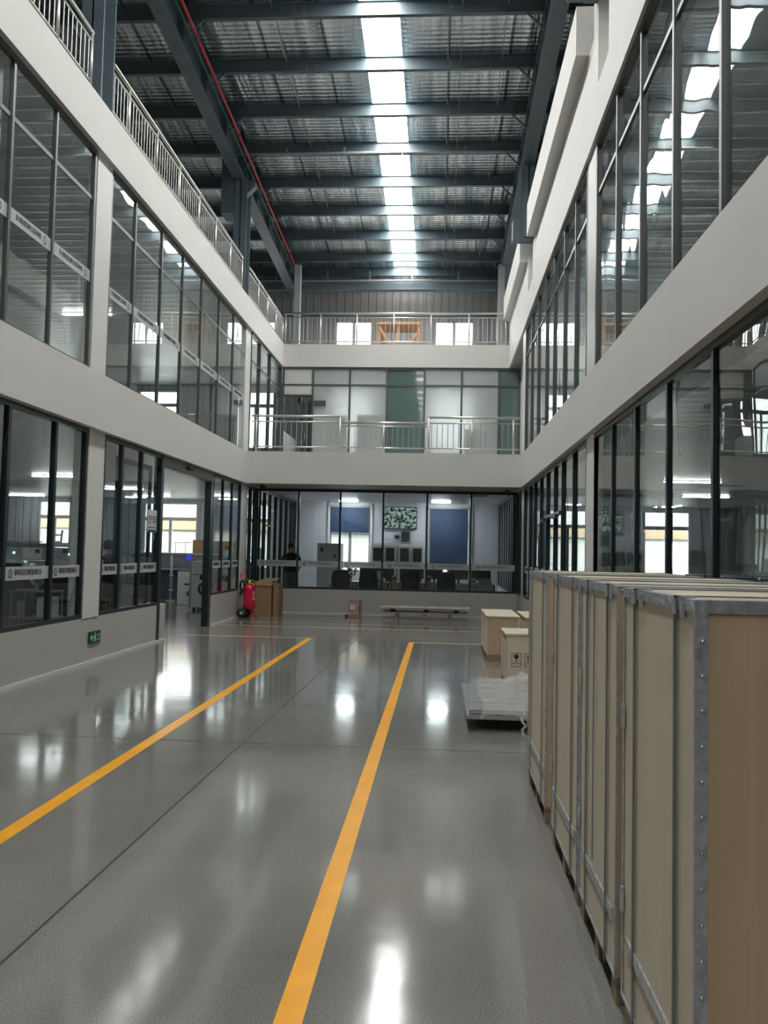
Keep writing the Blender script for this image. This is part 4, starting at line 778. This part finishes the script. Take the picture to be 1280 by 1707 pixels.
ps = thing('steel_pipe_stand', 'upright steel pipe with flanges in front of the grey machine', 'pipe', (-7.9, 24.2, 0)); B().tube((-7.9, 24.2, .02), (-7.9, 24.2, 1.34), .035, 12).o('pipe', 'greyl', ps); B().tube((-7.9, 24.2, .72), (-7.9, 24.2, .76), .07, 12).tube((-7.9, 24.2, .3), (-7.9, 24.2, .34), .07, 12).o('flange', 'greyl', ps); B().tube((-7.9, 24.2, 0), (-7.9, 24.2, .03), .12, 12).o('base', 'greyl', ps)
tag(B().box(-7.48, -7.05, 24.85, 25.25, 1.42, 1.82, .01).o('brown_carton', 'card'), 'brown carton sitting on top of the grey machine', 'box')
tag(B().box(-6.75, -6.2, 24.85, 25.3, 1.42, 2.02, .01).o('brown_carton', 'card'), 'taller brown carton on the grey machine, partly behind the door post', 'box')
st = thing('wire_stand', 'small metal stand on the grey machine in front of the window', 'stand', (-7.9, 25.0, 1.42))
for x in (-8.05, -7.75): B().tube((x, 25, 1.42), (x, 25, 1.72), .012, 6).o('leg', 'galv', st)
B().box(-8.1, -7.6, 24.9, 25.1, 1.72, 1.74).o('top', 'galv', st)
t = thing('washing_machine_unit', 'white tall unit with round porthole door and black display behind the sliding door', 'machine', (-5.98, 20.9, 0))
B().box(-6.24, -5.74, 20.7, 21.3, .08, 1.24, .01).o('body', 'white', t)
dr = B().lathe([(.02, 0), (.15, 0), (.165, -.015), (.15, -.03), (.12, -.03)], (-5.90, 20.7, .55), 28, 'y').o('round_door', 'dark', t); B().lathe([(.11, 0), (.11, -.004)], (-5.90, 20.667, .55), 24, 'y').o('glass_pane', 'greyl', dr)
b = B()
for z in (.50, .55, .60): b.box(-5.98, -5.82, 20.655, 20.662, z, z+.012)
b.o('louvre_bars', 'dark', dr)
B().box(-6.02, -5.78, 20.69, 20.70, .78, .90).o('display', 'dark', t); B().box(-6.18, -6.05, 20.69, 20.70, .895, .91).o('nameplate', 'dark', t)
for x in (-6.18, -5.80): B().tube((x, 20.8, 0), (x, 20.8, .08), .03, 10).o('foot', 'rubber', t)
B().box(-6.30, -6.245, 20.75, 21.3, .06, 1.20).o('side_panel', 'greyl', t)
pn_ = thing('leaning_panels', 'white panels leaning beside the porthole unit, the front one printed with a green diamond', 'panel', (-7.0, 22.6, 0))
for i, (x, z) in enumerate(((-7.24, .92), (-7.18, .90))): B().box(x, x+.52, 22.75-.05*i, 22.77-.05*i, .01, z).o('panel', 'white', pn_)
f_ = B().box(-7.06, -6.68, 22.60, 22.62, .01, .78).o('front_panel', 'white', pn_); B().prism([(-6.87, .22), (-6.78, .31), (-6.87, .40), (-6.96, .31)], 1, 22.592, 22.60).o('green_diamond', 'olive', f_); B().box(-7.0, -6.74, 22.592, 22.60, .55, .59).o('printed_line', 'dark', f_)
# left machine behind the first glass bays
t = thing('filling_machine', 'long grey machine with a green indicator light behind the first glass bays', 'machine', (-7.3, 12.8, 0))
B().box(-9.0, -5.62, 12.6, 13.5, 1.33, 1.52, .01).o('control_housing', 'greyl', t); B().box(-6.47, -6.17, 12.585, 12.6, 1.34, 1.51).o('front_panel', 'white', t, label='pale front plate'); B().box(-9.0, -5.6, 12.55, 13.6, 1.27, 1.33).o('rim', 'white', t); B().box(-8.6, -6.55, 12.8, 13.5, .05, 1.27).o('base', 'grey', t)
B().lathe([(.016, 0), (.016, -.01)], (-6.62, 12.6, 1.43), 12, 'y').o('indicator', 'ledg', t, label='glowing green lamp'); B().lathe([(.016, 0), (.016, -.01)], (-5.73, 12.6, 1.42), 12, 'y').o('indicator', 'ledg', t, label='glowing green lamp')
B().box(-6.27, -6.20, 12.575, 12.586, 1.43, 1.49).box(-5.84, -5.77, 12.585, 12.6, 1.44, 1.50).o('button_panel', 'dark', t)
t = thing('folded_sheet', 'white folded plastic sheet lying on a grey slab on top of the machine', 'sheet', (-6.7, 12.9, 1.52)); B().box(-7.3, -6.28, 12.6, 13.1, 1.52, 1.585, .01).o('slab', 'grey', t); crumple(-7.3, -6.30, 12.6, 13.1, 1.60, .04, .05, 20, 10).o('sheet', 'paper', t)
t = thing('small_ladder', 'small white metal ladder frame standing on the machine', 'ladder', (-6.1, 12.9, 1.52))
for x in (-6.20, -6.02): B().bar((x, 12.9, 1.535), (x+.02, 12.9, 1.80), .025, .025).o('rail', 'white', t)
for z in (1.6, 1.71): B().box(-6.20, -6.0, 12.89, 12.91, z, z+.025).o('rung', 'white', t)
B().tube((-6.15, 12.75, 1.565), (-5.85, 12.8, 1.565), .035, 12).o('tube', 'white', t)
t = thing('tank_cart', 'steel conical tank on a wheeled cart behind the first glass bays', 'tank', (-5.82, 11.75, 0))
B().lathe([(.05, .0), (.07, .02), (.22, .20), (.22, .36)], (-5.80, 11.75, .97), 24).o('hopper', 'galv', t); B().tube((-5.80, 11.75, .90), (-5.80, 11.75, 1.0), .035, 12).o('outlet_pipe', 'galv', t); B().tube((-5.80, 11.75, .56), (-5.80, 11.75, .90), .02, 10).o('centre_post', 'dark', t)
for x in (-6.08, -5.52):
    for y in (11.55, 11.95): B().box(x-.012, x+.012, y-.012, y+.012, .05, .90).o('leg', 'galv', t); B().tube((x, y-.015, .03), (x, y+.015, .03), .03, 10).o('castor', 'rubber', t)
B().box(-6.10, -5.50, 11.53, 11.97, .88, .91).box(-6.10, -5.50, 11.53, 11.97, .50, .53).o('shelf', 'galv', t); B().box(-6.02, -5.90, 11.6, 11.8, .53, .75).o('pump', 'greyl', t); B().box(-5.74, -5.54, 11.62, 11.9, .53, .82).o('motor_box', 'white', t)
tag(B().box(-5.95, -5.50, 12.05, 12.5, 0, 1.20, .01).o('dark_cabinet', 'dark'), 'black low cabinet beside the white pilaster behind the glass', 'cabinet')
t = thing('storage_rack', 'grey rack of supplies behind the glass right of the sliding door', 'rack', (-5.7, 23.8, 0))
for z in (.3, .8, 1.3): B().box(-6.3, -5.1, 23.6, 24.1, z, z+.03).o('shelf', 'greyl', t)
for x in (-6.3, -5.13):
    for y in (23.6, 24.07): B().box(x, x+.03, y, y+.03, 0, 1.5).o('upright', 'greyl', t)
rnd = random.Random(5)
for z in (.33, .83, 1.33):
    for k in range(4): x = -6.24+.28*k; h_ = rnd.uniform(.15, .38); tag(B().box(x, x+rnd.uniform(.15, .26), 23.68, 24.0, z, z+h_, .01).o('supply_box', rnd.choice(['white', 'greyl', 'grey', 'paper'])), 'pale box on the supply rack beside the sliding door', 'box', 'boxes on the supply rack')
# right rooms: cabinets and desks seen through the glass
for x, y, w_, h_, lb in ((4.2, 12.6, 1.2, 1.3, 'grey low cabinet behind the right glazing'), (5.0, 17.0, 1.6, 1.25, 'grey-blue partition desk deep in the right room'), (3.6, 8.2, 1.0, 1.25, 'dark cabinet behind the right glazing near the crates')):
    t = thing('office_partition', lb, 'cabinet', (x, y, 0)); B().box(x, x+w_, y, y+.5, 0, h_, .01).o('body', 'grey', t); B().box(x+.05, x+w_-.05, y-.012, y, .1, h_-.1).o('front_panel', 'deskg', t)
